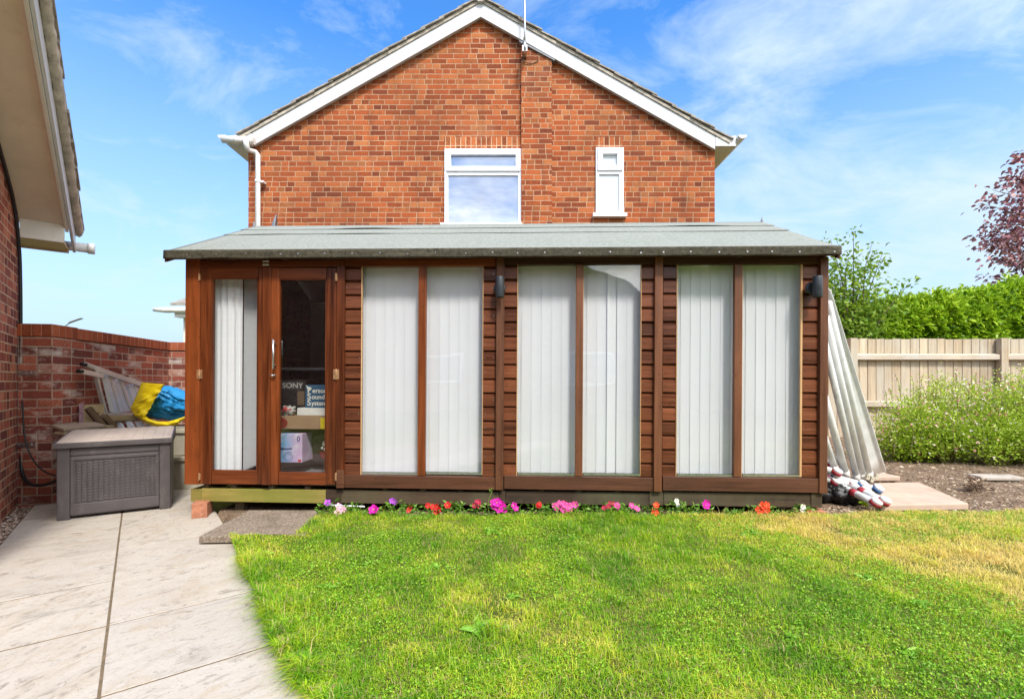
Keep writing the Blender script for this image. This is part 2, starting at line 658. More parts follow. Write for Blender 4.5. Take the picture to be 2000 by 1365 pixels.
M['mortar'] = plain("verge_mortar", (0.46, 0.41, 0.34), 0.95, 0.35, 12.0, bump=0.8, bscale=60, dirt=(0.17, 0.13, 0.11), spec=0.15)
M['lead'] = plain("lead", (0.22, 0.23, 0.25), 0.55, 0.15, 9.0)
M['black'] = plain("black_plastic", (0.018, 0.018, 0.02), 0.45, 0.3, 9.0)
M['lamp_black'] = plain("lamp_black_paint", (0.028, 0.032, 0.038), 0.4, 0.2, 20.0, bump=0.15, bscale=300)
M['steel'] = plain("steel", (0.55, 0.55, 0.56), 0.3, 0.1, 30.0, metal=0.9)
M['brass'] = plain("brass_hinge", (0.52, 0.30, 0.16), 0.4, 0.25, 40.0, metal=0.6, dirt=(0.16, 0.06, 0.03))
M['grey_pole'] = plain("galvanised_grey", (0.64, 0.655, 0.655), 0.45, 0.12, 7.0, metal=0.0, dirt=(0.34, 0.32, 0.27), bump=0.05)
M['alu'] = plain("aluminium", (0.66, 0.65, 0.62), 0.38, 0.08, 9.0, metal=0.35, dirt=(0.42, 0.38, 0.3))
M['alu_tread'] = plain("aluminium_tread", (0.72, 0.74, 0.80), 0.35, 0.06, 9.0, metal=0.3)

WD, WL = (0.038, 0.009, 0.003), (0.27, 0.066, 0.016)
M['wood_z'] = wood("stained_wood_upright", WD, WL, 2, 0.36, bump=0.35)
M['wood_x'] = wood("stained_wood_level", WD, WL, 0, 0.36, bump=0.35)
M['wood_y'] = wood("stained_wood_deep", WD, WL, 1, 0.5, bump=0.3)
CD, CL_ = (0.048, 0.015, 0.008), (0.235, 0.074, 0.032)
M['clad'] = wood("stained_cladding", CD, CL_, 0, 0.31, bump=0.4)
M['clad_z'] = wood("cover_strip_wood", (0.06, 0.022, 0.011), (0.23, 0.085, 0.038), 2, 0.5, bump=0.35)
M['rail_dark'] = wood("dark_rail_wood", (0.04, 0.016, 0.009), (0.15, 0.056, 0.028), 0, 0.55, bump=0.35)
M['bearer_dark'] = wood("damp_bearer_wood", (0.030, 0.018, 0.012), (0.115, 0.072, 0.042), 0, 0.75, bump=0.5, grey=(0.11, 0.10, 0.055))
M['bearer_green'] = wood("green_bearer_wood", (0.16, 0.12, 0.03), (0.42, 0.34, 0.09), 0, 0.7, bump=0.4, grey=(0.20, 0.21, 0.035))
M['pale_wood'] = wood("pale_bead_wood", (0.45, 0.24, 0.10), (0.66, 0.42, 0.22), 2, 0.5)
M['fence'] = wood("weathered_fence_wood", (0.29, 0.205, 0.12), (0.66, 0.55, 0.40), 2, 0.8, bump=0.5, grey=(0.49, 0.455, 0.38), weather=0.25)
M['fence_x'] = wood("weathered_rail_wood", (0.38, 0.30, 0.22), (0.64, 0.55, 0.44), 0, 0.8, bump=0.5, grey=(0.54, 0.50, 0.44))
M['old_timber'] = wood("old_timber", (0.07, 0.045, 0.028), (0.24, 0.16, 0.10), 0, 0.85, bump=0.6)
M['ply'] = wood("old_ply", (0.30, 0.22, 0.11), (0.50, 0.39, 0.24), 0, 0.8, bump=0.3)
M['grey_board'] = wood("split_grey_board", (0.22, 0.16, 0.11), (0.46, 0.36, 0.27), 0, 0.85, bump=0.6)
M['shrub_stem'] = plain("shrub_stem", (0.20, 0.19, 0.06), 0.8, 0.3, 9.0)
M['bark'] = wood("bark", (0.06, 0.042, 0.03), (0.17, 0.12, 0.085), 2, 0.9, bump=0.9)

# green mineral felt with a darker mossy drip edge (the edge is a material of its own: it is mossy there)
mt, nt, b = mat_base("mineral_felt")
o_ = nt.obj()
g = nt.noise(o_, 260.0, 2.0, 0.8)
g2 = nt.noise(o_, 3.0, 5.0, 0.6)
g4 = nt.noise(o_, 46.0, 4.0, 0.75)
g = nt.m('ADD', nt.m('MULTIPLY', g, 0.4), nt.m('MULTIPLY', g4, 0.6))
c = nt.mix(nt.rng(g, 0.36, 0.64), (0.15, 0.166, 0.147), (0.35, 0.37, 0.335))
c = nt.mix(nt.rng(nt.noise(nt.scale_vec(o_, (9.0, 1.2, 1.2)), 1.0, 5.0, 0.7), 0.52, 0.75, 0.0, 0.5), c, (0.20, 0.21, 0.19))
c = nt.mix(nt.rng(g2, 0.35, 0.7, 0.0, 0.4), c, (0.28, 0.29, 0.272))
setp(nt, b, c, 0.95, nt.bump(g, 0.5, 0.003), spec=0.15)
M['felt'] = mt
mt, nt, b = mat_base("mossy_felt_edge")
o_ = nt.obj()
g = nt.noise(o_, 180.0, 3.0, 0.8)
g2 = nt.noise(nt.scale_vec(o_, (2.0, 2.0, 14.0)), 1.0, 6.0, 0.7)
c = nt.mix(nt.rng(nt.m('ADD', nt.m('MULTIPLY', g, 0.5), nt.m('MULTIPLY', nt.noise(o_, 30.0, 4.0, 0.75), 0.5)), 0.38, 0.70), (0.02, 0.018, 0.012), (0.14, 0.125, 0.09))
c = nt.mix(nt.rng(g2, 0.54, 0.8, 0.0, 0.7), c, (0.17, 0.155, 0.12))
setp(nt, b, c, 0.95, nt.bump(g, 0.6, 0.004), spec=0.15)
M['felt_edge'] = mt

# stone
mt, nt, b = mat_base("riven_sandstone")
o_ = nt.obj()
r = nt.attr("rnd")
v = nt.add_vec(o_, nt.comb(nt.m('MULTIPLY', r, 31.0), nt.m('MULTIPLY', r, 17.0), nt.m('MULTIPLY', r, 7.0)))
vr = nt.n("ShaderNodeVectorRotate", rotation_type='Z_AXIS')
nt.put(vr.inputs["Vector"], v)
nt.put(vr.inputs["Angle"], nt.m('MULTIPLY_ADD', r, 1.5, -1.0))
rot = nt.n("ShaderNodeMapping")
nt.put(rot.inputs["Vector"], vr.outputs[0])
rot.inputs["Scale"].default_value = (2.2, 4.4, 1.0)
s1 = nt.noise(rot.outputs[0], 1.0, 8.0, 0.68, 2.2)
s2 = nt.noise(v, 2.2, 5.0, 0.6)
s3 = nt.noise(rot.outputs[0], 4.0, 7.0, 0.74, 1.2)
c = nt.mix(nt.rng(s2, 0.3, 0.7), (0.43, 0.385, 0.335), (0.535, 0.49, 0.435))
c = nt.mix(nt.m('MULTIPLY', nt.m('ABSOLUTE', nt.m('SUBTRACT', r, 0.5)), 0.5), c, (0.50, 0.44, 0.35))
c = nt.mix(nt.rng(s1, 0.50, 0.66, 0.0, 0.6), c, (0.40, 0.315, 0.215))
c = nt.mix(nt.rng(s3, 0.54, 0.64, 0.0, 0.75), c, (0.24, 0.205, 0.165))
c = nt.mix(nt.rng(nt.noise(nt.scale_vec(v, (1.6, 3.4, 1.0)), 1.0, 7.0, 0.72, 0.8), 0.57, 0.69, 0.0, 0.7), c, (0.26, 0.235, 0.20))
c = nt.mix(nt.rng(nt.noise(v, 70.0, 5.0, 0.8), 0.54, 0.66, 0.0, 0.6), c, (0.27, 0.235, 0.195))
c = nt.mix(nt.rng(nt.noise(v, 1.1, 6.0, 0.7), 0.50, 0.66, 0.0, 0.5), c, (0.36, 0.325, 0.285))
setp(nt, b, c, 0.82, nt.bump(nt.m('ADD', s1, nt.m('MULTIPLY', s3, 0.7)), 0.5, 0.01), spec=0.25)
M['sandstone'] = mt
M['joint'] = plain("sandy_joint", (0.15, 0.11, 0.065), 0.95, 0.4, 20.0, bump=0.6)
M['pink_slab'] = plain("pink_sandstone", (0.52, 0.385, 0.30), 0.9, 0.14, 5.0, bump=0.25, bscale=40, dirt=(0.40, 0.29, 0.2), spec=0.2)
mt, nt, b = mat_base("exposed_aggregate_slab")
o_ = nt.obj()
vo = nt.n("ShaderNodeTexVoronoi")
nt.put(vo.inputs["Vector"], o_)
vo.inputs["Scale"].default_value = 95.0
c = nt.mix(nt.white(vo.outputs["Position"]), (0.15, 0.115, 0.085), (0.34, 0.275, 0.22))
c = nt.mix(nt.rng(nt.noise(o_, 5.0, 5.0), 0.5, 0.75, 0.0, 0.7), c, (0.10, 0.085, 0.055))
setp(nt, b, c, 0.95, nt.bump(vo.outputs["Distance"], 0.5, 0.004), spec=0.2)
M['aggregate'] = mt
mt, nt, b = mat_base("garden_soil")
o_ = nt.pos()
n1 = nt.noise(o_, 9.0, 7.0, 0.7)
n2 = nt.noise(o_, 55.0, 4.0, 0.7)
c = nt.mix(nt.rng(n1, 0.3, 0.7), (0.085, 0.056, 0.036), (0.30, 0.21, 0.14))
c = nt.mix(nt.rng(n2, 0.5, 0.72, 0.0, 0.8), c, (0.44, 0.34, 0.24))
setp(nt, b, c, 0.95, nt.bump(nt.m('ADD', n1, n2), 0.9, 0.02), spec=0.15)
M['soil'] = mt
M['dark_soil'] = plain("damp_soil", (0.035, 0.025, 0.018), 0.95, 0.4, 20.0, bump=0.9, bscale=50, spec=0.15)
mt, nt, b = mat_base("pebble")
c = nt.ramp(nt.attr("rnd"), [(0.0, (0.20, 0.14, 0.11)), (0.35, (0.38, 0.26, 0.2)), (0.7, (0.50, 0.40, 0.33)), (1.0, (0.62, 0.56, 0.5))])
setp(nt, b, c, 0.8, spec=0.3)
M['pebble'] = mt
M['gravel_bed'] = plain("gravel_bed", (0.27, 0.20, 0.16), 0.95, 0.5, 40.0, bump=0.9, bscale=80)
mt, nt, b = mat_base("chips")
c = nt.ramp(nt.attr("rnd"), [(0.0, (0.09, 0.06, 0.04)), (0.45, (0.30, 0.20, 0.13)), (0.8, (0.50, 0.39, 0.28)), (1.0, (0.66, 0.57, 0.46))])
setp(nt, b, c, 0.9, spec=0.2)
M['chips'] = mt

# grass: dry yellow patches, lush green ones, moss
mt, nt, b = mat_base("grass_blades")
p_ = nt.pos()
r = nt.attr("rnd")
big = nt.noise(p_, 0.75, 3.0, 0.5)
mid = nt.noise(p_, 3.0, 6.0, 0.7)
sp_ = nt.n("ShaderNodeSeparateXYZ")
nt.put(sp_.inputs[0], p_)
# the worn strip of lawn on the far side of the garden is dry
dryl = nt.rng(nt.m('ADD', nt.m('MULTIPLY', sp_.outputs[0], 0.82), nt.m('MULTIPLY', sp_.outputs[1], 0.56)), 2.7, 3.6, -0.08, 0.42)
dry = nt.m('ADD', nt.m('ADD', nt.m('MULTIPLY', nt.m('SUBTRACT', big, 0.22), 0.85), nt.m('MULTIPLY', nt.m('SUBTRACT', mid, 0.20), 1.15)), nt.m('ADD', dryl, nt.m('MULTIPLY', nt.m('SUBTRACT', r, 0.5), 0.42)))
c = nt.ramp(dry, [(0.22, (0.085, 0.27, 0.008)), (0.44, (0.22, 0.47, 0.013)), (0.62, (0.45, 0.64, 0.024)), (0.78, (0.76, 0.72, 0.08)), (1.0, (0.88, 0.70, 0.24))])
c = nt.mix(nt.rng(nt.white(nt.comb(r, r, 2.0)), 0.84, 0.86, 0.0, 0.85), c, (0.55, 0.43, 0.20))
setp(nt, b, c, 0.5, spec=0.3)
tr = nt.n("ShaderNodeBsdfTranslucent")
nt.put(tr.inputs["Color"], c)
ms = nt.n("ShaderNodeMixShader")
ms.inputs[0].default_value = 0.4
nt.l.new(b.outputs[0], ms.inputs[1])
nt.l.new(tr.outputs[0], ms.inputs[2])
nt.l.new(ms.outputs[0], [x for x in mt.node_tree.nodes if x.type == 'OUTPUT_MATERIAL'][0].inputs[0])
M['grass'] = mt
mt, nt, b = mat_base("lawn_thatch")
p_ = nt.pos()
n1 = nt.noise(p_, 4.0, 6.0, 0.7)
n2 = nt.noise(p_, 120.0, 3.0, 0.7)
c = nt.mix(nt.rng(n1, 0.3, 0.7), (0.05, 0.085, 0.01), (0.17, 0.17, 0.035))
c = nt.mix(nt.rng(n2, 0.48, 0.62, 0.0, 0.85), c, (0.05, 0.04, 0.018))
c = nt.mix(nt.rng(nt.noise(p_, 200.0, 2.0, 0.6), 0.55, 0.65, 0.0, 0.8), c, (0.34, 0.36, 0.08))
setp(nt, b, c, 0.95, nt.bump(n2, 0.8, 0.01), spec=0.1)
M['thatch'] = mt
M['weed_leaf'] = leaf_mat("weed_leaf", [(0.0, (0.10, 0.30, 0.02)), (0.6, (0.24, 0.48, 0.04)), (1.0, (0.42, 0.60, 0.13))], 0.25)
M['clover'] = leaf_mat("clover_leaf", [(0.0, (0.09, 0.28, 0.012)), (0.5, (0.22, 0.46, 0.02)), (1.0, (0.44, 0.62, 0.05))], 0.3, big=3.0)
M['bed_leaf'] = leaf_mat("bedding_leaf", [(0.0, (0.06, 0.16, 0.02)), (0.5, (0.15, 0.32, 0.04)), (1.0, (0.28, 0.42, 0.08))], 0.3)
M['hedge_leaf'] = leaf_mat("hedge_leaf", [(0.0, (0.05, 0.15, 0.006)), (0.4, (0.24, 0.42, 0.014)), (0.75, (0.46, 0.64, 0.03)), (1.0, (0.64, 0.74, 0.09))], 0.35, rough=0.38)
M['tree_leaf'] = leaf_mat("tree_leaf", [(0.0, (0.07, 0.16, 0.02)), (0.5, (0.19, 0.34, 0.03)), (1.0, (0.36, 0.46, 0.07))], 0.35)
M['purple_leaf'] = leaf_mat("purple_leaf", [(0.0, (0.14, 0.05, 0.07)), (0.5, (0.34, 0.13, 0.15)), (0.85, (0.52, 0.26, 0.24)), (1.0, (0.6, 0.36, 0.30))], 0.15, rough=0.35)
M['shrub_leaf'] = leaf_mat("shrub_leaf", [(0.0, (0.13, 0.28, 0.012)), (0.5, (0.40, 0.58, 0.035)), (1.0, (0.68, 0.74, 0.14))], 0.35)
mt, nt, b = mat_base("shrub_petal")
c = nt.ramp(nt.attr("rnd"), [(0.0, (0.85, 0.36, 0.34)), (0.35, (0.86, 0.56, 0.50)), (0.7, (0.88, 0.80, 0.68)), (1.0, (0.90, 0.88, 0.80))])
setp(nt, b, c, 0.6, spec=0.2)
M['shrub_petal'] = mt


def petal(name, col):
    mt, nt, b = mat_base(name)
    c = nt.mix(nt.attr("rnd"), tuple(x * 0.72 for x in col), tuple(min(1, x * 1.15 + 0.01) for x in col))
    setp(nt, b, c, 0.55, spec=0.2)
    return mt


# glass
def clear_glass(name, refl=0.10, tint=(0.95, 0.98, 0.97)):
    mt = bpy.data.materials.new(name)
    mt.use_nodes = True
    t = NT(mt.node_tree)
    for x in list(mt.node_tree.nodes):
        mt.node_tree.nodes.remove(x)
    tr = t.n("ShaderNodeBsdfTransparent")
    tr.inputs[0].default_value = (*tint, 1)
    gl = t.n("ShaderNodeBsdfGlossy")
    gl.inputs["Roughness"].default_value = 0.015
    bmp = t.bump(t.noise(t.obj(), 1.6, 2.0), 0.06, 0.05)
    t.l.new(bmp, gl.inputs["Normal"])
    fr = t.n("ShaderNodeFresnel")
    bf = t.n("ShaderNodeNewGeometry").outputs["Backfacing"]
    t.l.new(t.mixf(bf, 1.5, 1 / 1.5), fr.inputs["IOR"])
    f = t.m('ADD', t.m('MULTIPLY', fr.outputs[0], 1.0), refl, clamp=True)
    ms = t.n("ShaderNodeMixShader")
    t.l.new(f, ms.inputs[0])
    t.l.new(tr.outputs[0], ms.inputs[1])
    t.l.new(gl.outputs[0], ms.inputs[2])
    out = t.n("ShaderNodeOutputMaterial")
    t.l.new(ms.outputs[0], out.inputs[0])
    return mt


M['glass'] = clear_glass("summerhouse_glass", 0.03, (0.985, 0.985, 0.99))
M['door_glass'] = clear_glass("door_glass", 0.03, (0.98, 0.985, 0.98))


def house_glass(name, base, refl):
    mt, nt, b = mat_base(name)
    setp(nt, b, base, 0.03, spec=0.5)
    gl = nt.n("ShaderNodeBsdfGlossy")
    gl.inputs["Roughness"].default_value = 0.01
    ms = nt.n("ShaderNodeMixShader")
    ms.inputs[0].default_value = refl
    nt.l.new(b.outputs[0], ms.inputs[1])
    nt.l.new(gl.outputs[0], ms.inputs[2])
    nt.l.new(ms.outputs[0], [x for x in mt.node_tree.nodes if x.type == 'OUTPUT_MATERIAL'][0].inputs[0])
    return mt


M['house_glass'] = house_glass("upper_window_glass", (0.09, 0.17, 0.36), 0.32)
M['frosted'] = plain("frosted_glass", (0.56, 0.60, 0.62), 0.22, 0.05, 3.0)
M['blind'] = plain("white_blind_fabric", (0.79, 0.805, 0.84), 0.85, 0.03, 2.0, spec=0.15)

# ------------------------------------------------------------------ ground
mb = MB()
mb.prism([(-400, -400, -0.10), (400, -400, -0.10), (400, 600, -0.10), (-400, 600, -0.10)], (0, 0, -0.5))
tag(mb.build("ground", M['thatch']), kind="structure")

# patio in the frame of the slabs: u across (e2), v along the long joint (e1, away from the camera)
PATIO_O = gr(222, 1132)
PATIO_A = math.atan2(0.613, 0.79)
e2 = Vector((math.cos(PATIO_A), math.sin(PATIO_A), 0))
e1 = Vector((-math.sin(PATIO_A), math.cos(PATIO_A), 0))
mb = MB()
g = 0.0042
for ci, cx in enumerate((-0.6, 0.0)):
    for k in range(-7, 6):
        if cx == -0.6 and k > 3:
            continue
        z = random.uniform(-0.0015, 0.0015)
        gg = g + random.uniform(-0.001, 0.0015)
        left = g * 1.1 if cx == 0.0 else gg
        right = g * 1.1 if cx == -0.6 else gg
        mb.rnd()
        mb.ext(cx + left, cx + 0.6 - right, k * 0.6 + gg, k * 0.6 + 0.6 - gg, -0.04, z)
patio = mb.build("patio", M['sandstone'], bevel=0.002, seg=1)
patio.location = PATIO_O
patio.rotation_euler = (0, 0, PATIO_A)
tag(patio, kind="structure")
mb = MB()
mb.ext(-0.6, 0.6, -4.2, 3.6, -0.06, -0.0025)
pj = mb.build("patio_bed", M['joint'])
pj.location = PATIO_O
pj.rotation_euler = (0, 0, PATIO_A)
tag(pj, kind="structure")

# gravel strip between slabs and garage
mb = MB()
mb.ext(-2.2, -0.6, -4.2, 3.6, -0.07, -0.03)
gb = mb.build("gravel_bed", M['gravel_bed'])
gb.location = PATIO_O
gb.rotation_euler = (0, 0, PATIO_A)
tag(gb, kind="structure")


def pebbles(name, pts, rad, mat, flat=0.6):
    """many small stones: squashed octahedra"""
    n = len(pts)
    base = np.array([(1, 0, 0), (0, 1, 0), (-1, 0, 0), (0, -1, 0), (0, 0, 1), (0, 0, -1)], float)
    tri = np.array([(0, 1, 4), (1, 2, 4), (2, 3, 4), (3, 0, 4), (1, 0, 5), (2, 1, 5), (3, 2, 5), (0, 3, 5)])
    s = rad[:, None, None] * RNG.uniform(0.65, 1.25, (n, 6, 1)) * np.array([1, 1, flat])[None, None, :] * base[None]
    a = RNG.uniform(0, 2 * PI, n)
    ca, sa = np.cos(a)[:, None], np.sin(a)[:, None]
    x = s[:, :, 0] * ca - s[:, :, 1] * sa
    y = s[:, :, 0] * sa + s[:, :, 1] * ca
    s = np.stack([x * RNG.uniform(0.8, 1.5, (n, 1)), y, s[:, :, 2]], axis=2)
    V = (s + pts[:, None, :]).reshape(-1, 3)
    T = (tri[None] + (np.arange(n) * 6)[:, None, None]).reshape(-1, 3)
    rn = np.repeat(RNG.random(n), 8)
    return np_mesh(name, V, None, mat, rnd=rn, tris=T, smooth=True)


n = 7000
uu, vv = RNG.uniform(-1.35, -0.6, n), RNG.uniform(-1.2, 2.6, n)
pp = np.stack([PATIO_O.x + uu * e2.x + vv * e1.x, PATIO_O.y + uu * e2.y + vv * e1.y, -0.028 + RNG.uniform(0, 0.012, n)], axis=1)
tag(pebbles("gravel", pp, RNG.uniform(0.006, 0.015, n), M['pebble']), kind="stuff")

# soil: under the summerhouse, in the bed in front of it and over to the fence
mb = MB()
SX0, SX1, SY0, SY1 = -2.35, 15.0, 3.30, 9.2


def soil_z(x, y):
    if (x - PATIO_O.x) * e2.x + (y - PATIO_O.y) * e2.y < 0.62:
        return -0.03
    z = 0.02 + 0.030 * max(0.0, min(1.0, (x + 1.5) / 3.0)) + 0.03 * max(0.0, min(1.0, (y - 4.0) / 1.0)) * (1 if x > 2.2 else 0)
    if x > -1.0:
        z += 0.018 * mnoise.noise(Vector((x * 3, y * 3, 0))) + 0.012 * mnoise.noise(Vector((x * 11, y * 11, 3)))
    return z


nu, nv = 220, 90
mb.grid(lambda u, v: (SX0 + (SX1 - SX0) * u ** 1.4, SY0 + (SY1 - SY0) * v ** 1.3, soil_z(SX0 + (SX1 - SX0) * u ** 1.4, SY0 + (SY1 - SY0) * v ** 1.3)), nu, nv)
tag(mb.build("soil", M['soil']), kind="structure")
n = 14000
xx, yy = RNG.uniform(2.2, 7.5, n), 3.7 + 3.6 * RNG.random(n) ** 1.5
zz = np.array([soil_z(x, y) for x, y in zip(xx, yy)])
tag(pebbles("bark_chips", np.stack([xx, yy, zz], axis=1), RNG.uniform(0.004, 0.015, n) * (1 + 1.6 * (RNG.random(n) > 0.97)), M['chips'], 0.45), kind="stuff")
n = 900
xx, yy = RNG.uniform(-1.4, 2.4, n), RNG.uniform(3.5, 3.85, n)
zz = np.array([soil_z(x, y) for x, y in zip(xx, yy)])
tag(pebbles("soil_crumbs", np.stack([xx, yy, zz], axis=1), RNG.uniform(0.004, 0.012, n), M['chips'], 0.6), kind="stuff")

# ------------------------------------------------------------------ lawn
edge = [gr(*q, 0.0) for q in ((455, 1062), (472, 1104), (498, 1150), (520, 1200), (545, 1268), (566, 1310), (606, 1365), (700, 1520))]
edge = [(p.x, p.y) for p in edge] + [(-0.15, 0.4), (0.2, -0.6), (1.0, -2.0), (2.0, -4.0)]
back_l = [(-1.86, 3.13)]


def lawn_left(y):
    """x of the lawn's left edge at depth y"""
    pts = [(-1.42, 3.70), (-1.38, 3.14)] + [(edge[0][0], edge[0][1])] + edge[1:]
    if y >= 3.14:
        return -1.40 + 0.02 * math.sin(y * 9)
    q = [(e[0], e[1]) for e in edge]
    if y >= q[0][1]:
        return q[0][0] - 0.0
    for (x0, y0), (x1, y1) in zip(q, q[1:]):
        if y1 <= y <= y0:
            t = (y0 - y) / (y0 - y1 + 1e-9)
            return x0 + (x1 - x0) * t
    return q[-1][0]


def lawn_back(x):
    """y of the lawn's far edge"""
    if x < 2.3:
        return 3.54 - 0.01 * (x / 2.3 if x > 0 else 0) + 0.03 * math.sin(x * 4.1) + 0.02 * math.sin(x * 11)
    return 3.53 + 0.10 * min(1.0, (x - 2.3)) + 0.02 * math.sin(x * 5.0)


def lawn_z(x, y):
    return 0.004 + 0.062 * max(0.0, min(1.0, (y - 1.8) / 1.7)) + 0.012 * mnoise.noise(Vector((x * 1.7, y * 1.7, 5.0)))


LX1, LY0 = 6.5, -4.0
mb = MB()


def lawn_pt(u, v):
    y = LY0 + (3.62 - LY0) * v
    x0 = lawn_left(y)
    x = x0 + (LX1 - x0) * (u ** 1.3)
    yb = min(y, lawn_back(x) + 0.01)
    return (x, yb, lawn_z(x, yb) - (0.03 if u == 0 else 0.0))


mb.grid(lawn_pt, 80, 150)
tag(mb.build("lawn", M['thatch']), kind="structure")


def lawn_points(n, ymin, ymax, xmax):
    """random lawn positions, in proportion to area"""
    out = []
    yy = RNG.uniform(ymin, ymax, n)
    xx = RNG.uniform(-2.0, xmax, n)
    ls = np.array([lawn_left(y) for y in np.linspace(ymin, ymax, 400)])
    lx = np.interp(yy, np.linspace(ymin, ymax, 400), ls)
    lb = np.interp(xx, np.linspace(-2.0, xmax, 400), [lawn_back(x) for x in np.linspace(-2.0, xmax, 400)])
    k = (xx > lx - 0.02) & (yy < lb)
    # the paving step lies on the grass
    k &= ~((xx < -1.42) & (yy > 3.12))
    xx, yy = xx[k], yy[k]
    # the lawn's own unevenness: interpolated on a coarse grid
    gx, gy = np.linspace(-2.0, xmax, 120), np.linspace(ymin, ymax, 90)
    G = np.array([[lawn_z(x, y) for x in gx] for y in gy])
    ix = np.clip(((xx + 2.0) / (xmax + 2.0) * 119).astype(int), 0, 119)
    iy = np.clip(((yy - ymin) / (ymax - ymin) * 89).astype(int), 0, 89)
    return np.stack([xx, yy, G[iy, ix]], axis=1)


def vnoise(P, s, seed):
    """cheap value noise on the plane"""
    r = np.random.default_rng(seed)
    T = r.random((64, 64))
    x, y = P[:, 0] * s, P[:, 1] * s
    i, j = np.floor(x).astype(int), np.floor(y).astype(int)
    fx, fy = x - i, y - j
    fx, fy = fx * fx * (3 - 2 * fx), fy * fy * (3 - 2 * fy)
    a, b_ = T[i % 64, j % 64], T[(i + 1) % 64, j % 64]
    c_, d_ = T[i % 64, (j + 1) % 64], T[(i + 1) % 64, (j + 1) % 64]
    return (a * (1 - fx) + b_ * fx) * (1 - fy) + (c_ * (1 - fx) + d_ * fx) * fy


def grass(name, P, hmul=1.0, wmul=1.0):
    n = len(P)
    lush = vnoise(P, 1.3, 3) * 0.6 + vnoise(P, 5.0, 4) * 0.4
    lx = np.interp(P[:, 1], np.linspace(-1, 3.7, 200), [lawn_left(y) for y in np.linspace(-1, 3.7, 200)])
    edge_ = np.clip(1.0 - (P[:, 0] - lx) / 0.30, 0, 1)
    lbk = np.interp(P[:, 0], np.linspace(-2, 7, 200), [lawn_back(x) for x in np.linspace(-2, 7, 200)])
    edge_ = np.maximum(edge_, np.clip(1.0 - (lbk - P[:, 1]) / 0.22, 0, 1) * 0.3)
    h = (0.011 + 0.028 * lush ** 1.8 + 0.040 * edge_) * RNG.uniform(0.5, 1.35, n) * hmul
    h *= 0.45 + 1.1 * vnoise(P, 11.0, 21)
    h *= np.where((P[:, 0] < -1.28) & (P[:, 1] > 2.78), 0.4, 1.0)
    tall = RNG.random(n) > 0.985
    h[tall] *= 1.7
    w = RNG.uniform(0.0016, 0.0034, n) * wmul
    a = RNG.uniform(0, 2 * PI, n)
    lean = RNG.uniform(0.3, 1.6, n)
    # blades at the edge of the lawn hang over it
    dirx = np.cos(a) - 0.9 * edge_ * (P[:, 0] - lx < 0.12) * (RNG.random(n) < 0.6)
    diry = np.sin(a)
    nrm = np.sqrt(dirx ** 2 + diry ** 2) + 1e-6
    dirx, diry = dirx / nrm, diry / nrm
    tx, ty = -diry, dirx
    H = h[:, None]
    D = np.stack([dirx, diry, np.zeros(n)], axis=1)
    T = np.stack([tx, ty, np.zeros(n)], axis=1) * w[:, None]
    Z = np.array([0, 0, 1.0])
    le = lean[:, None]
    b0 = P
    m1 = P + D * H * 0.30 * le + Z * H * 0.62
    tp = P + D * H * 1.0 * le + Z * H * np.maximum(1.05 - 0.45 * le, 0.3)
    V = np.stack([b0 - T * 0.5, b0 + T * 0.5, m1 + T * 0.42, m1 - T * 0.42, tp], axis=1).reshape(-1, 3)
    i = (np.arange(n) * 5)[:, None]
    Q = i + np.array([[0, 1, 2, 3]])
    Tr = i + np.array([[3, 2, 4]])
    r = RNG.random(n)
    return np_mesh(name, V, Q, M['grass'], rnd=np.concatenate([r, r]), tris=Tr)


P1 = lawn_points(1000000, 1.2, 3.75, 6.2)
keep = RNG.random(len(P1)) < np.clip(1.25 - 0.16 * np.abs(P1[:, 0] - 0.8), 0.25, 1.0)
P1 = P1[keep]
bare = vnoise(P1, 2.3, 31) * 0.5 + vnoise(P1, 8.0, 32) * 0.5
P1 = P1[(bare > 0.30) | (RNG.random(len(P1)) < 0.45)][:380000]
P0 = lawn_points(60000, -1.0, 1.2, 6.2)
# coarser blades hanging over the edge of the slabs, in uneven bunches
ye = RNG.uniform(1.2, 2.85, 9000)
bunch = vnoise(np.stack([ye * 9.0, ye], axis=1), 1.0, 5)
xe_ = np.interp(ye, np.linspace(1.2, 3.1, 200), [lawn_left(y) for y in np.linspace(1.2, 3.1, 200)]) + RNG.random(len(ye)) ** 0.7 * 0.09 - 0.03 * bunch
PE = np.stack([xe_, ye, np.full(len(ye), 0.004)], axis=1)[RNG.random(len(ye)) < 0.25 + 0.9 * bunch]
# taller tufts standing in the mown grass
ct = lawn_points(2600, 1.25, 3.45, 6.0)
ct = ct[vnoise(ct, 1.7, 41) > 0.45][:330]
k_ = RNG.integers(18, 60, len(ct))
PT_ = np.repeat(ct, k_, axis=0)
PT_[:, :2] += RNG.normal(0, 0.02, (len(PT_), 2))
lawn_grass = np.concatenate([P1, P0, PE, PT_])
hm = np.concatenate([np.ones(len(P1) + len(P0)), np.full(len(PE), 0.95), np.full(len(PT_), 1.9)])
wm = np.concatenate([np.ones(len(P1) + len(P0)), np.full(len(PE), 1.7), np.full(len(PT_), 1.25)])
tag(grass("grass", lawn_grass, hm, wm), kind="stuff")

# clover and other small round leaves that mat the nearer lawn
PC = lawn_points(200000, 1.2, 3.7, 6.2)
k = (vnoise(PC, 1.1, 8) * 0.55 + vnoise(PC, 4.0, 9) * 0.45) > 0.53
PC = PC[k][:80000]
n = len(PC)
PC[:, 2] += RNG.uniform(0.006, 0.026, n)
Dc = RNG.normal(size=(n, 3))
Dc[:, 2] = np.abs(Dc[:, 2]) * 0.3 + 0.05
V, Q, T, rr = leaf_arrays(PC, Dc, RNG.uniform(0.006, 0.013, n), RNG.uniform(0.005, 0.009, n), droop=0.1, fold=0.1)
tag(np_mesh("clover", V, Q, M['clover'], rnd=rr, tris=T), kind="stuff")
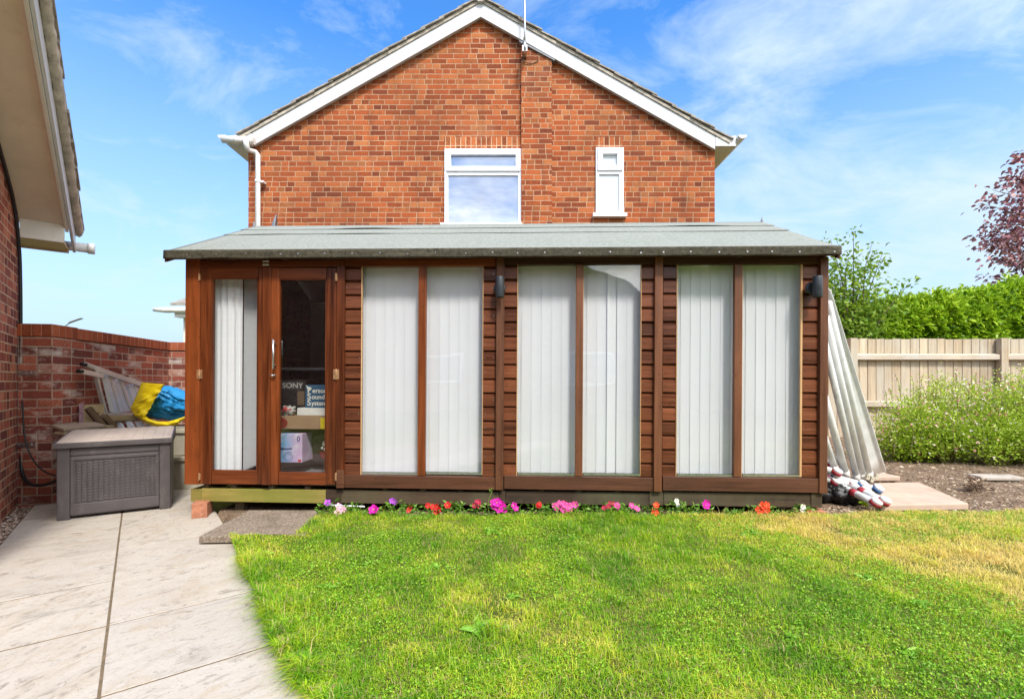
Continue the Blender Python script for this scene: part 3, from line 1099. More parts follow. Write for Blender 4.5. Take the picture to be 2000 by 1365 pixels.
# ------------------------------------------------------------------ brick house behind
HY = 7.05
BY = 6.96
house = thing("brick_house", "tall orange brick gable house with white bargeboards behind the summerhouse", "house", (0, HY, 0))


def hx(px, d=HY):
    return (px - 1000.0) * d / FOC


def hzz(py, d=HY):
    return CAM_H + (745.0 - py) * d / FOC


RX, RZ, SL_ = -0.452, 6.32, 0.565          # ridge line of the bargeboards' lower edge
WLX, WRX = hx(485), hx(1396)


def rake(x):
    return RZ - SL_ * abs(x - RX)


mb = MB()
mb.prism([(WLX, 0, -0.1), (WRX, 0, -0.1), (WRX, 0, rake(WRX) + 0.1), (RX, 0, RZ + 0.1), (WLX, 0, rake(WLX) + 0.1)], (0, 9.0, 0))
mb.build("wall", M['brick_house'], house)
# flue breast on the gable
bx0, bx1 = hx(1018, 6.99), hx(1078, 6.99)
mb = MB()
mb.prism([(bx0, -0.06, -0.1), (bx1, -0.06, -0.1), (bx1, -0.06, rake(bx1) - 0.03), (bx0, -0.06, rake(bx0) - 0.03)], (0, 0.058, 0))
breast = mb.build("chimney_breast", M['brick_house'], house)
mb = MB()
mb.prism([(bx0 - 0.03, -0.085, rake(bx0) - 0.025), (bx1 + 0.04, -0.085, rake(bx1) - 0.048), (bx1 + 0.04, -0.085, rake(bx1) - 0.02), (bx0 - 0.03, -0.085, rake(bx0) + 0.003)], (0, 0.075, 0))
mb.build("flashing", M['lead'], breast)
# soldier courses over the windows
for x0, x1, y0, y1 in ((868, 1018, 268, 292), (1164, 1216, 268, 289)):
    mb = MB()
    mb.ext(hx(x0), hx(x1), -0.003, 0.05, hzz(y1), hzz(y0))
    mb.build("lintel", M['brick_soldier'], house)
# bargeboards, box ends
for sgn in (-1, 1):
    xe = hx(493, BY) if sgn < 0 else hx(1397, BY)
    mb = MB()
    mb.prism([(RX, BY - HY, RZ), (xe, BY - HY, rake(xe)), (xe, BY - HY, rake(xe) + 0.195), (RX, BY - HY, RZ + 0.205)], (0, 0.025, 0))
    mb.build("bargeboard", M['white_paint'], house, bevel=0.004)
    mb = MB()
    mb.prism([(RX, BY - HY + 0.026, RZ + 0.03), (xe, BY - HY + 0.026, rake(xe) + 0.03), (xe, BY - HY + 0.026, rake(xe) + 0.05), (RX, BY - HY + 0.026, RZ + 0.05)], (0, 0.17, 0))
    mb.build("soffit", M['white_paint'], house)
    # eaves: box end, soffit and fascia running back
    xo = hx(447, BY) if sgn < 0 else hx(1438, BY)
    zb, zt = hzz(286, BY), rake(xe) + 0.12
    mb = MB()
    mb.prism([(xe + sgn * 0.002, BY - HY - 0.004, zb), (xo, BY - HY - 0.004, zb), (xo, BY - HY - 0.004, zb + 0.15), (xe + sgn * 0.002, BY - HY - 0.004, zt + 0.06)], (0, 0.03, 0))
    mb.build("eaves_box_end", M['white_paint'], house, bevel=0.003)
    wx = WLX if sgn < 0 else WRX
    mb = MB()
    mb.ext(min(xo, wx) + 0.002, max(xo, wx) - 0.002, BY - HY + 0.03, 9.0, zb, zb + 0.015)
    mb.ext(xo - sgn * 0.02, xo - sgn * 0.001, BY - HY + 0.03, 9.0, zb + 0.017, zb + 0.15)
    mb.build("eaves", M['white_paint'], house)
    # half round gutter
    gx = xo + sgn * 0.065
    gz = zb + 0.10

    def gut(u, v, gx=gx, gz=gz):
        a = PI + PI * u
        return (gx + 0.058 * math.cos(a), BY - HY - 0.06 + v * 9.1, gz + 0.05 * math.sin(a) + 0.03)
    mb = MB()
    mb.grid(gut, 10, 6)
    mb.prism([(gx + 0.058 * math.cos(PI + PI * k / 10), BY - HY - 0.066, gz + 0.03 + 0.05 * math.sin(PI + PI * k / 10)) for k in range(11)], (0, 0.008, 0))
    gu = mb.build("gutter", M['gutter'], house)
    sm = gu.modifiers.new("thick", 'SOLIDIFY')
    sm.thickness = 0.004
# roof tiles: overlapping courses, each with its own small step at the verge
for sgn in (-1, 1):
    mb = MB()
    L = 4.12 if sgn > 0 else 3.98
    nco = 13
    ang = math.atan(SL_)
    for k in range(nco):
        s0, s1 = k * L / nco - 0.02, (k + 1) * L / nco + 0.045
        zb0 = RZ + 0.235

        def sp(s, lift):
            return (RX + sgn * s * math.cos(ang) - 0 + sgn * lift * math.sin(ang), zb0 - s * math.sin(ang) + lift * math.cos(ang))
        a = sp(s0, 0.012)
        b_ = sp(s1, 0.034)
        c_ = sp(s1, 0.052)
        d_ = sp(s0, 0.03)
        yv = BY - HY - 0.045 + random.uniform(-0.01, 0.01)
        mb.prism([(a[0], yv, a[1]), (b_[0], yv, b_[1]), (c_[0], yv, c_[1]), (d_[0], yv, d_[1])], (0, 9.2, 0))
    roof = mb.build("roof", M['tile'], house)
    mb = MB()
    xo = hx(470, BY) if sgn < 0 else hx(1425, BY)
    mb.prism([(RX, BY - HY - 0.018, RZ + 0.207), (xo, BY - HY - 0.018, rake(xo) + 0.197), (xo, BY - HY - 0.018, rake(xo) + 0.238), (RX, BY - HY - 0.018, RZ + 0.25)], (0, 0.05, 0))
    mb.build("verge", M['mortar'], roof)
mb = MB()
mb.tube([(RX, BY - HY - 0.05, RZ + 0.27), (RX, 9.0, RZ + 0.27)], 0.09, 10)
mb.build("ridge_tile", M['tile'], house)

# windows
def house_window(x0, x1, y0, y1, sash_, g1, g2, sill, pane):
    X = lambda p: hx(p)
    Z = lambda p: hzz(p)

    def ring(mb, ox0, ox1, oy0, oy1, ix0, ix1, iy0, iy1, ya, yb):
        mb.ext(X(ox0), X(ox1), ya, yb, Z(iy0), Z(oy0))
        mb.ext(X(ox0), X(ox1), ya, yb, Z(oy1), Z(iy1))
        mb.ext(X(ox0), X(ix0), ya, yb, Z(iy1), Z(iy0))
        mb.ext(X(ix1), X(ox1), ya, yb, Z(iy1), Z(iy0))
    fm = MB()
    # outer frame with the transom below the vent sash
    sx0, sx1, sy0, sy1 = sash_
    fm.ext(X(x0), X(x1), -0.035, 0.02, Z(sy0 + 1), Z(y0))
    fm.ext(X(x0), X(sx0 + 1), -0.035, 0.02, Z(sy1 - 1), Z(sy0 + 1))
    fm.ext(X(sx1 - 1), X(x1), -0.035, 0.02, Z(sy1 - 1), Z(sy0 + 1))
    fm.ext(X(x0), X(x1), -0.035, 0.02, Z(g2[2]), Z(sy1 - 1))
    fm.ext(X(x0), X(g2[0]), -0.035, 0.02, Z(g2[3]), Z(g2[2]))
    fm.ext(X(g2[1]), X(x1), -0.035, 0.02, Z(g2[3]), Z(g2[2]))
    fm.ext(X(x0), X(x1), -0.035, 0.02, Z(y1), Z(g2[3]))
    w = fm.build("window", M['upvc'], house, bevel=0.006)
    s = MB()
    ring(s, sx0, sx1, sy0, sy1, g1[0], g1[1], g1[2], g1[3], -0.058, -0.005)
    s.build("sash", M['upvc'], w, bevel=0.008)
    for g_ in (g1, g2):
        p = MB()
        p.ext(X(g_[0]) - 0.005, X(g_[1]) + 0.005, -0.012, -0.006, Z(g_[3]) - 0.005, Z(g_[2]) + 0.005)
        p.build("pane", pane, w)
    p = MB()
    p.ext(X(sill[0]), X(sill[1]), -0.085, 0.01, Z(sill[3]), Z(sill[2]) - 0.002)
    p.build("sill", M['upvc'], w, bevel=0.006)
    return w


house_window(868.5, 1019.5, 292.5, 438, (872.5, 1016, 294.5, 337.5), (881.5, 1007, 306, 328), (876, 1012, 345, 436), (861, 1020, 438, 443), M['house_glass'])
house_window(1163, 1217.5, 290, 419, (1166, 1215, 292, 336), (1176, 1204, 304, 326.5), (1169, 1208.5, 342.5, 416), (1156.5, 1222.5, 419, 426.5), M['frosted'])

# rainwater pipe on the left of the gable with its swan neck
mb = MB()
dx = hx(503.5, 6.97)
yp = -0.08
mb.tube([(hx(478, 6.8), -0.24, hzz(268, 6.8)), (hx(481, 6.8), -0.24, hzz(284, 6.8)), (hx(484, 6.85), -0.2, hzz(293, 6.85)), (hx(498, 6.95), -0.1, hzz(297, 6.95)),
         (dx, yp, hzz(304, 6.97)), (dx, yp, 0.0)], 0.037, 12)
dp = mb.build("downpipe", M['gutter'], house)
mb = MB()
mb.tube([(dx, yp, hzz(352, 6.97)), (dx, yp, hzz(357, 6.97))], 0.043, 12)
mb.ext(dx + 0.03, dx + 0.085, yp - 0.01, -0.001, hzz(357, 6.97), hzz(353, 6.97))
mb.build("pipe_clip", M['gutter'], dp, bevel=0.003)
mb = MB()
mb.tube([(hx(425, 6.78), BY - HY - 0.07, hzz(265, 6.78)), (hx(489, 6.78), BY - HY - 0.07, hzz(268, 6.78))], 0.05, 12)
mb.tube([(hx(452, 6.78), BY - HY - 0.07, hzz(266, 6.78)), (hx(456, 6.78), BY - HY - 0.07, hzz(266, 6.78))], 0.056, 12)
mb.tube([(hx(470, 6.78), BY - HY - 0.07, hzz(267, 6.78)), (hx(485, 6.78), BY - HY - 0.07, hzz(267.6, 6.78))], 0.055, 12)
mb.build("gutter", M['gutter'], house)

# aerial strapped to the breast
aer = thing("tv_aerial", "thin grey aerial pole strapped to the gable beside the flue breast", "aerial", (hx(1025, 6.8), 6.8, hzz(100, 6.8)))
mb = MB()
mb.tube([(0, 0, -0.02), (0.0, 0, 0.42), (-0.005, 0, 1.1)], 0.014, 8)
mb.build("pole", M['steel'], aer)
mb = MB()
mb.ext(-0.03, 0.03, 0.012, 0.185, 0.02, 0.05)
mb.ext(-0.035, 0.035, -0.02, 0.012, -0.01, 0.07)
mb.tube([(0.0, -0.01, 0.0), (0.0, -0.01, 0.13)], 0.02, 8)
mb.build("bracket", M['steel'], aer)
mb = MB()
mb.tube([(0.005, 0.02, 0.3), (-0.04, 0.1, 0.1), (-0.02, 0.17, -0.05), (0.12, 0.18, -0.06), (0.2, 0.18, -0.02)], 0.005, 6)
mb.build("cable", M['black'], aer)

# satellite dish seen edge on above the summerhouse roof
dish = thing("satellite_dish", "grey satellite dish seen edge on low on the brick gable", "satellite dish", (hx(541, 6.75), 6.75, hzz(455, 6.75)), (0, 0, R(23)))
mb = MB()


def dishf(u, v):
    a = 2 * PI * u
    r_ = 0.25 * v
    return (-0.08 + 1.0 * r_ * r_ + 0.06 * r_ * math.sin(a), r_ * math.cos(a), r_ * math.sin(a))


mb.grid(dishf, 24, 6, True, True)
do = mb.build("reflector", M['lead'], dish)
sm = do.modifiers.new("thick", 'SOLIDIFY')
sm.thickness = 0.006
mb = MB()
mb.tube([(-0.08, 0, -0.02), (-0.12, 0.12, -0.05), (-0.12, 0.3, -0.05)], 0.015, 8)
mb.build("arm", M['lead'], dish)

# ------------------------------------------------------------------ low building on the left
GAR = Vector((-4.28, 4.18, 0))
gar = thing("garage", "low brick garage with cream rake soffit and mossy verge at the photo's left edge", "garage", GAR, (0, 0, PATIO_A))
ry, sl, ye_ = -2.1, 0.41, -2.5
z0g = 2.47


def gz_(y):
    return z0g - sl * y if y > ry else z0g - sl * ry + sl * (y - ry)


mb = MB()
mb.prism([(0, 0, -0.1), (0, ye_, -0.1), (0, ye_, gz_(ye_)), (0, ry, gz_(ry)), (0, 0, z0g)], (-5.0, 0, 0))
mb.build("wall", M['brick_garage'], gar)
for ya, yb in ((0.02, ry), (ry, ye_ - 0.02)):
    mb = MB()
    mb.prism([(0.001, ya, gz_(ya)), (0.001, yb, gz_(yb)), (0.29, yb, gz_(yb)), (0.29, ya, gz_(ya))], (0, 0, 0.02))
    mb.build("soffit", M['soffit'], gar)
for y_end in (0.37, ye_ - 0.2):
    zE = gz_(y_end)
    mb = MB()
    mb.prism([(0.315, ry, gz_(ry) - 0.02), (0.315, y_end, zE - 0.02), (0.315, y_end, zE + 0.15), (0.315, ry, gz_(ry) + 0.15)], (0.022, 0, 0))
    bb = mb.build("bargeboard", M['white_paint'], gar, bevel=0.004)
    mb = MB()
    yy0 = 0.05 if y_end > 0 else y_end
    mb.prism([(0.291, ry, gz_(ry) - 0.035), (0.291, yy0, gz_(yy0) - 0.035), (0.291, yy0, gz_(yy0) + 0.03), (0.291, ry, gz_(ry) + 0.03)], (0.022, 0, 0))
    mb.build("cover_strip", M['old_white'], bb)
    mb = MB()
    nco = 9 if y_end > 0 else 2
    for k in range(nco):
        ta, tb = k / nco, (k + 1) / nco
        ya, yb = ry + (y_end * 1.0 - ry) * ta, ry + (y_end - ry) * tb
        za, zb = gz_(ry) + 0.19 - sl * abs(ya - ry), gz_(ry) + 0.19 - sl * abs(yb - ry)
        dy = (yb - ya)
        ov = random.uniform(-0.006, 0.012)
        ya2 = ya - dy * 0.04
        mb.prism([(0.40 + ov, ya2, za + 0.0), (0.40 + ov, yb + dy * 0.06, zb + 0.018), (0.40 + ov, yb + dy * 0.06, zb + 0.045), (0.40 + ov, ya2, za + 0.028)], (-5.4, 0, 0))
    rf = mb.build("roof", M['tile'], gar)
    # mortar bedding of the verge, lumpy
    mb = MB()

    def vg(u, v, y_end=y_end):
        y = ry + (y_end - ry) * u
        z = gz_(ry) + 0.135 - sl * abs(y - ry)
        prof = [(0.337, 0.012), (0.362, 0.0), (0.388, 0.022), (0.396, 0.055), (0.37, 0.066), (0.30, 0.066)]
        i = min(4, int(v * 5 + 1e-6))
        f = v * 5 - i
        a, b_ = prof[i], prof[i + 1]
        n_ = mnoise.noise(Vector((y * 14, v * 4, 2.0))) * 0.011
        return (a[0] + (b_[0] - a[0]) * f + n_, y, z + a[1] + (b_[1] - a[1]) * f + n_ * 0.6)
    mb.grid(vg, 90, 5)
    mb.build("verge", M['mortar'], rf)
# boxed eaves at the far corner
mb = MB()
mb.ext(0.002, 0.289, 0.0, 0.018, 2.305, 2.468)
mb.build("eaves_box_end", M['old_white'], gar)
mb = MB()
mb.ext(-5.0, 0.289, 0.02, 0.35, 2.300, 2.318)
mb.ext(-5.0, 0.289, 0.35, 0.37, 2.285, 2.36)
mb.build("eaves", M['cream_wood'], gar)
mb = MB()
mb.tube([(-5.0, 0.43, 2.38), (0.46, 0.43, 2.37)], 0.045, 12)
mb.tube([(0.42, 0.43, 2.37), (0.475, 0.43, 2.37)], 0.053, 12)
mb.build("gutter", M['gutter'], gar)

# black cables down the garage corner
GM = Matrix.Translation(GAR) @ Matrix.Rotation(PATIO_A, 4, 'Z')


def gl_(x, y, z):
    return GM @ Vector((x, y, z))


def curve(pts, n=8):
    """Catmull-Rom through pts"""
    P = [Vector(p) for p in pts]
    P = [P[0] * 2 - P[1]] + P + [P[-1] * 2 - P[-2]]
    out = []
    for i in range(1, len(P) - 2):
        for k in range(n):
            t = k / n
            a, b_, c_, d_ = P[i - 1], P[i], P[i + 1], P[i + 2]
            out.append(0.5 * ((2 * b_) + (c_ - a) * t + (2 * a - 5 * b_ + 4 * c_ - d_) * t * t + (3 * b_ - a - 3 * c_ + d_) * t ** 3))
    out.append(P[-2])
    return out


mb = MB()
mb.tube(curve([gl_(0.018, -1.3, 2.93), gl_(0.018, -0.66, 2.66), gl_(0.018, -0.36, 2.50), gl_(0.018, -0.17, 2.25), gl_(0.02, -0.10, 1.95), gl_(0.022, -0.09, 1.2), gl_(0.022, -0.09, 0.42),
               at(46, 930, 4.08), at(60, 945, 4.03), at(84, 947, 3.95), at(112, 938, 3.9)]), 0.013, 8)
tag(mb.build("cable", M['black']), "thick black cable running down the garage corner into a loop behind the storage box", "cable")
mb = MB()
mb.tube(curve([gl_(0.03, -0.09, 0.95), at(48, 850, 4.07), at(62, 893, 4.05), at(86, 920, 3.95), at(112, 930, 3.9)]), 0.006, 6)
tag(mb.build("cable", M['black']), "thin black cable sagging across the brick pillar to the storage box", "cable")

# ------------------------------------------------------------------ boundary wall with its pillar
WA = math.atan2(0.163, 0.987)
bw_ = thing("garden_wall", "weathered red brick boundary wall with white salt stains and pillar", "wall", (-3.965, 4.15, 0), (0, 0, WA))
mb = MB()
mb.ext(-0.255, 0.0, 0.0, 0.29, -0.1, 1.435)
pil = mb.build("pillar", M['brick_garden'], bw_)
mb = MB()
mb.ext(-0.25, -0.035, 0.291, 1.93, -0.1, 1.436)
mb.ext(-0.25, 1.3, 1.931, 2.14, -0.1, 1.437)
mb.build("panel", M['brick_garden'], bw_)
mb = MB()
mb.ext(-0.262, 0.004, -0.004, 0.30, 1.438, 1.545)
mb.ext(-0.252, -0.02, 0.301, 1.915, 1.4385, 1.543)
mb.ext(-0.252, 1.3, 1.916, 2.15, 1.439, 1.544)
mb.build("coping", M['brick_coping'], bw_, bevel=0.004)
for zb in (1.125, 0.51):
    mb = MB()
    mb.ext(-0.275, -0.12, -0.009, -0.001, zb - 0.02, zb + 0.02)
    for xx_ in (-0.24, -0.19, -0.15):
        mb.tube([(xx_, -0.013, zb), (xx_, -0.006, zb)], 0.007, 6)
    mb.build("gate_hinge_plate", M['steel'], bw_, bevel=0.002)

# ------------------------------------------------------------------ small house glimpsed between wall and summerhouse
ph = thing("neighbour_house", "grey roofed house corner with pale gutter peeping out beside the summerhouse", "house", (-6.3, 9.4, 0))
mb = MB()
mb.ext(-0.2, 2.0, 0.12, 3.0, -0.1, 2.32)
mb.build("wall", M['soffit'], ph)
mb = MB()
mb.prism([(-0.32, -0.08, 2.52), (-0.32, 1.5, 3.15), (-0.32, 1.5, 3.2), (-0.32, -0.08, 2.57)], (2.3, 0, 0))
mb.prism([(-0.32, 3.1, 2.52), (-0.32, 1.5, 3.15), (-0.32, 1.5, 3.2), (-0.32, 3.1, 2.57)], (2.3, 0, 0))
mb.build("roof", M['tile'], ph)
mb = MB()
mb.tube([(-0.62, -0.1, 2.44), (-0.4, -0.1, 2.43), (2.0, -0.1, 2.43)], [0.04, 0.055, 0.055], 10)
mb.build("gutter", M['gutter'], ph)
mb = MB()
mb.ext(-0.25, 2.0, -0.06, 0.1, 2.30, 2.38)
mb.build("fascia", M['old_white'], ph)
mb = MB()
mb.ext(-0.18, 0.35, 0.3, 0.9, 2.7, 3.0)
mb.build("chimney", M['tile'], ph, bevel=0.01)

# street lamp far off
sl_ = thing("street_lamp", "grey street lamp head showing above the red brick wall", "street lamp", (hx(124, 34), 34, 0))
mb = MB()
zl = hzz(640, 34)
mb.tube([(0, 0, 0), (0, 0, zl - 0.3)], [0.09, 0.06], 8)
mb.build("pole", M['steel'], sl_)
mb = MB()
mb.tube(curve([(0, 0, zl - 0.35), (0.08, 0, zl + 0.05), (0.5, 0, zl + 0.38)]), 0.04, 8)
mb.build("arm", M['lead'], sl_)
mb = MB()
mb.prism([(0.4, -0.14, zl + 0.32), (1.2, -0.12, zl + 0.62), (1.3, -0.06, zl + 0.67), (1.2, -0.05, zl + 0.70), (0.45, -0.05, zl + 0.45)], (0, 0.26, 0))
mb.build("lamp_head", M['lead'], sl_, bevel=0.02)

# ------------------------------------------------------------------ bungalow behind the camera (seen only mirrored in the panes)
nb = thing("bungalow", "brick bungalow gable mirrored in the summerhouse glass", "house", (-5.0, -10.0, 0))
mb = MB()
mb.prism([(-10, 0, -0.1), (10, 0, -0.1), (10, 0, 3.1), (0, 0, 8.5), (-10, 0, 3.1)], (0, -6, 0))
mb.build("wall", M['brick_garage'], nb)
for s_ in (-1, 1):
    mb = MB()
    mb.prism([(0, 0.3, 8.55), (s_ * 10.3, 0.3, 2.99), (s_ * 10.3, 0.3, 3.1), (0, 0.3, 8.7)], (0, -6.6, 0))
    mb.build("roof", M['tile'], nb)
for xw in (1.2, 6.6):
    mb = MB()
    mb.ext(xw - 0.8, xw + 0.8, 0.005, 0.06, 0.95, 2.1)
    w = mb.build("window", M['upvc'], nb, bevel=0.01)
    mb = MB()
    mb.ext(xw - 0.7, xw + 0.7, 0.062, 0.07, 1.05, 2.0)
    mb.build("pane", M['house_glass'], w)

mh = thing("hedge", "unseen hedge added behind the camera to darken the panes nearest the leaning poles", "hedge", (10.5, -11.0, 0))  # unseen, added to keep bright sky out of the right-hand pane reflections
mb = MB()
for k in range(5):
    mb.blob((-5.0 + 2.4 * k, 0.4 * math.sin(k * 2.0), 2.6), (1.9, 1.5, 2.9 + 0.35 * math.sin(k * 3.3)), 0.5, 2.2, 28, 18, k * 3.0)
mb.build("foliage", M['tree_leaf'], mh)
for k in range(5):
    mb = MB()
    mb.tube([(-5.0 + 2.4 * k, 0, 0), (-5.0 + 2.4 * k, 0, 2.5)], 0.1, 7)
    mb.build("stem", M['bark'], mh)

# ------------------------------------------------------------------ fence on the right
fen = thing("wooden_fence", "weathered closeboard fence with two rails below the hedge", "fence", (3.2, 8.4, 0))
x = 0.0
k = 0
FX1 = 13.0
posts_px = (1664, 1957, 2250, 2545)
mbs = []
edges = [0.0] + [hx(p, 8.4) - 3.2 for p in posts_px] + [FX1]
for i in range(len(edges) - 1):
    mb = MB()
    x = edges[i]
    while x < edges[i + 1] - 0.02:
        w_ = min(random.uniform(0.135, 0.165), edges[i + 1] - x)
        zt = 1.795 + random.uniform(-0.008, 0.008)
        mb.box((x + w_ / 2, 0.02 + random.uniform(-0.003, 0.003), (zt + 0.02) / 2), (w_ - random.uniform(0.0, 0.003), 0.016, zt - 0.02), Matrix.Rotation(R(random.uniform(-0.12, 0.12)), 3, 'Y') @ Matrix.Rotation(R(3.5), 3, 'Z'))
        x += w_
    mb.build("panel", M['fence'], fen)
for p in posts_px:
    xx_ = hx(p, 8.35) - 3.2
    mb = MB()
    mb.ext(xx_ - 0.062, xx_ + 0.062, -0.105, -0.004, -0.1, 1.797)
    mb.build("post", M['fence'], fen, bevel=0.006)
    if p != posts_px[-1]:
        for zr in (1.475, 0.66):
            mb = MB()
            mb.prism([(xx_ + 0.064, -0.085, zr - 0.045), (xx_ + 0.064, -0.002, zr - 0.06), (xx_ + 0.064, -0.002, zr + 0.06), (xx_ + 0.064, -0.085, zr + 0.035)], (hx(1957, 8.35) - hx(1664, 8.35) - 0.13, 0, 0))
            mb.rnd()
            mb.build("rail", M['fence_x'], fen, bevel=0.004)

# ------------------------------------------------------------------ hedge beyond the fence
hed = thing("hedge", "tall bright green laurel hedge with uneven top beyond the fence", "hedge", (6.4, 9.4, 0))
prof = [(1662, 652), (1668, 620), (1690, 598), (1720, 590), (1760, 584), (1800, 588), (1850, 584), (1900, 577), (1940, 566), (1975, 553), (2010, 545), (2060, 538), (2150, 545), (2300, 530), (2600, 540)]
pxs = np.array([hx(p, 9.6) for p, _ in prof])
pzs = np.array([hzz(q, 9.6) for _, q in prof])


def hedge_surf(n):
    """points and outward directions on the clipped but lumpy hedge: face, top and left end"""
    X = pxs[0] + (15.0 - pxs[0]) * RNG.random(n) ** 1.5
    zt = np.interp(X, pxs, pzs)
    t = RNG.random(n)
    face = t < 0.62
    Z = np.where(face, 1.45 + (zt - 1.45) * RNG.random(n) ** 0.85, zt)
    Yd = np.where(face, 0.0, RNG.uniform(0, 1.3, n))
    # rounded shoulder
    sh = np.clip((Z - (zt - 0.45)) / 0.45, 0, 1)
    Yd = np.where(face, 0.28 * sh ** 2, Yd + 0.2)
    Z = np.where(face, Z, zt - 0.05 + 0.05 * np.sin(X * 3))
    nrm = np.stack([RNG.normal(0, 0.25, n), np.where(face, -1 + sh * 0.6, -0.25), np.where(face, 0.15 + sh * 0.8, 1.0)], axis=1)
    P = np.stack([X, 9.25 + Yd, Z], axis=1)
    q = P * np.array([1.5, 1.5, 1.9])
    bump = np.array([mnoise.noise(Vector(v_)) for v_ in q]) * 0.2 + np.array([mnoise.noise(Vector(v_ * 2.6)) for v_ in q]) * 0.10
    nl = nrm / np.linalg.norm(nrm, axis=1, keepdims=True)
    P += nl * bump[:, None]
    return P, nl, bump


P, Nn, bp = hedge_surf(30000)
n = len(P)
P = P - Nn * (RNG.random(n) ** 2 * 0.28)[:, None]
D = Nn * 0.55 + RNG.normal(0, 0.5, (n, 3)) + np.array([0, -0.15, 0.25])
P -= np.array([6.4, 9.4, 0])
hedge_args = (P, D, n, bp)
# loose shoots above the clipped top
mb = MB()
LP, LD = [], []
for k in range(60):
    x = random.uniform(pxs[0] + 0.2, 14.0)
    zt = float(np.interp(x, pxs, pzs))
    y = 9.5 + random.uniform(0, 0.8)
    h = random.uniform(0.08, 0.24)
    lx = random.uniform(-0.15, 0.2)
    pts = [(x - 6.4, y - 9.4, zt - 0.2), (x - 6.4 + lx * 0.4, y - 9.4, zt + h * 0.5), (x - 6.4 + lx, y - 9.4, zt + h)]
    mb.tube(pts, [0.008, 0.006, 0.003], 5)
    for j in range(7):
        t = 0.35 + 0.65 * j / 6
        LP.append((x - 6.4 + lx * t, y - 9.4, zt - 0.2 + (h + 0.2) * t))
        LD.append((random.uniform(-1, 1), random.uniform(-1, 1), 0.6))
for k in range(16):
    x = 0.4 + k * 0.55
    mb.tube([(x, 0.5, 0.0), (x + random.uniform(-0.1, 0.1), 0.45, 1.0), (x + random.uniform(-0.2, 0.2), 0.5, 2.2)], [0.05, 0.04, 0.015], 7)
mb.build("stem", M['bark'], hed)
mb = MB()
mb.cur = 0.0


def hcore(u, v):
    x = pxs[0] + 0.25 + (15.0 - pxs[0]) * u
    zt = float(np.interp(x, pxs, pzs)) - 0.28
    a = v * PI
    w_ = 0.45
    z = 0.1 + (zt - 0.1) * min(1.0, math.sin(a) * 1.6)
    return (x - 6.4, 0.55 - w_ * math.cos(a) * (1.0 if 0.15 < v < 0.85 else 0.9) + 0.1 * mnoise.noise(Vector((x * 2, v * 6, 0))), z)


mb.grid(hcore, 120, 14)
mb.r = [0.0] * len(mb.r)  # darkest leaf colour all over the core, stands for shade inside the hedge
mb.build("shaded_core", M['hedge_leaf'], hed)
P, D, n, bp = hedge_args
LP, LD = np.array(LP), np.array(LD)
P, D = np.concatenate([P, LP]), np.concatenate([D, LD])
bp = np.concatenate([bp, RNG.uniform(0.0, 0.25, len(LP))])
n = len(P)
V, Q, T, rr = leaf_arrays(P, D, RNG.uniform(0.09, 0.165, n), RNG.uniform(0.036, 0.062, n), droop=0.28, fold=0.18, rnd=np.clip(0.42 + bp * 1.9 + RNG.normal(0, 0.2, n), 0, 1))  # leaves in hollows coloured darker, those on bumps lighter: shade in the colour
np_mesh("foliage", V, Q, M['hedge_leaf'], rnd=rr, tris=T, parent=hed)

# ------------------------------------------------------------------ young tree between summerhouse and hedge
TD = 9.05
tr0 = at(1655, 745, TD)
tre = thing("young_tree", "loose young green tree with thin upright shoots beside the summerhouse roof", "tree", (tr0.x, TD, 0))
mbT = MB()
mbT.tube([(0, 0, 0), (0.05, 0, 0.9), (0.02, 0.05, 1.5)], [0.06, 0.05, 0.04], 8)
trk = mbT.build("trunk", M['bark'], tre)
mb = MB()
LP, LD = [], []
tips = [(1667, 452), (1703, 476), (1723, 496), (1776, 553), (1622, 467), (1640, 540), (1690, 520), (1712, 560), (1655, 505), (1732, 590), (1625, 560), (1680, 600), (1600, 520), (1650, 590), (1700, 610), (1620, 620), (1670, 560), (1630, 510), (1590, 580)]
for i, (px, py) in enumerate(tips):
    dep = random.uniform(-0.1, 0.35)
    tp = at(px, py, TD + dep) - Vector((tr0.x, TD, 0))
    st = Vector((random.uniform(-0.05, 0.1), random.uniform(-0.1, 0.1), random.uniform(0.9, 1.5)))
    md = st.lerp(tp, 0.5) + Vector((random.uniform(-0.08, 0.08), random.uniform(-0.1, 0.1), 0.1))
    pts = curve([st, md, tp], 8)
    mb.tube(pts, [0.022 * (1 - 0.85 * k / (len(pts) - 1)) for k in range(len(pts))], 5)
    thin = i < 5
    nl = 105 if thin else 260
    for j in range(nl):
        t = random.random() ** 0.8
        p = pts[min(len(pts) - 1, int(t * len(pts)))]
        spread = (0.05 + 0.26 * (1 - t)) if thin else (0.07 + 0.17 * (1 - t * 0.6))
        off = Vector((random.gauss(0, 1), random.gauss(0, 1), random.gauss(0, 0.8))) * spread
        q_ = p + off
        q_.y = max(q_.y, -0.5)
        LP.append(q_)
        LD.append(off.normalized() + Vector((random.gauss(0, 0.5), random.gauss(0, 0.5), -0.1)))
mb.build("limb", M['bark'], tre)
LP, LD = np.array(LP), np.array(LD)
n = len(LP)
V, Q, T, rr = leaf_arrays(LP, LD, RNG.uniform(0.055, 0.105, n), RNG.uniform(0.04, 0.065, n), droop=0.25)
np_mesh("crown", V, Q, M['tree_leaf'], rnd=rr, tris=T, parent=tre)

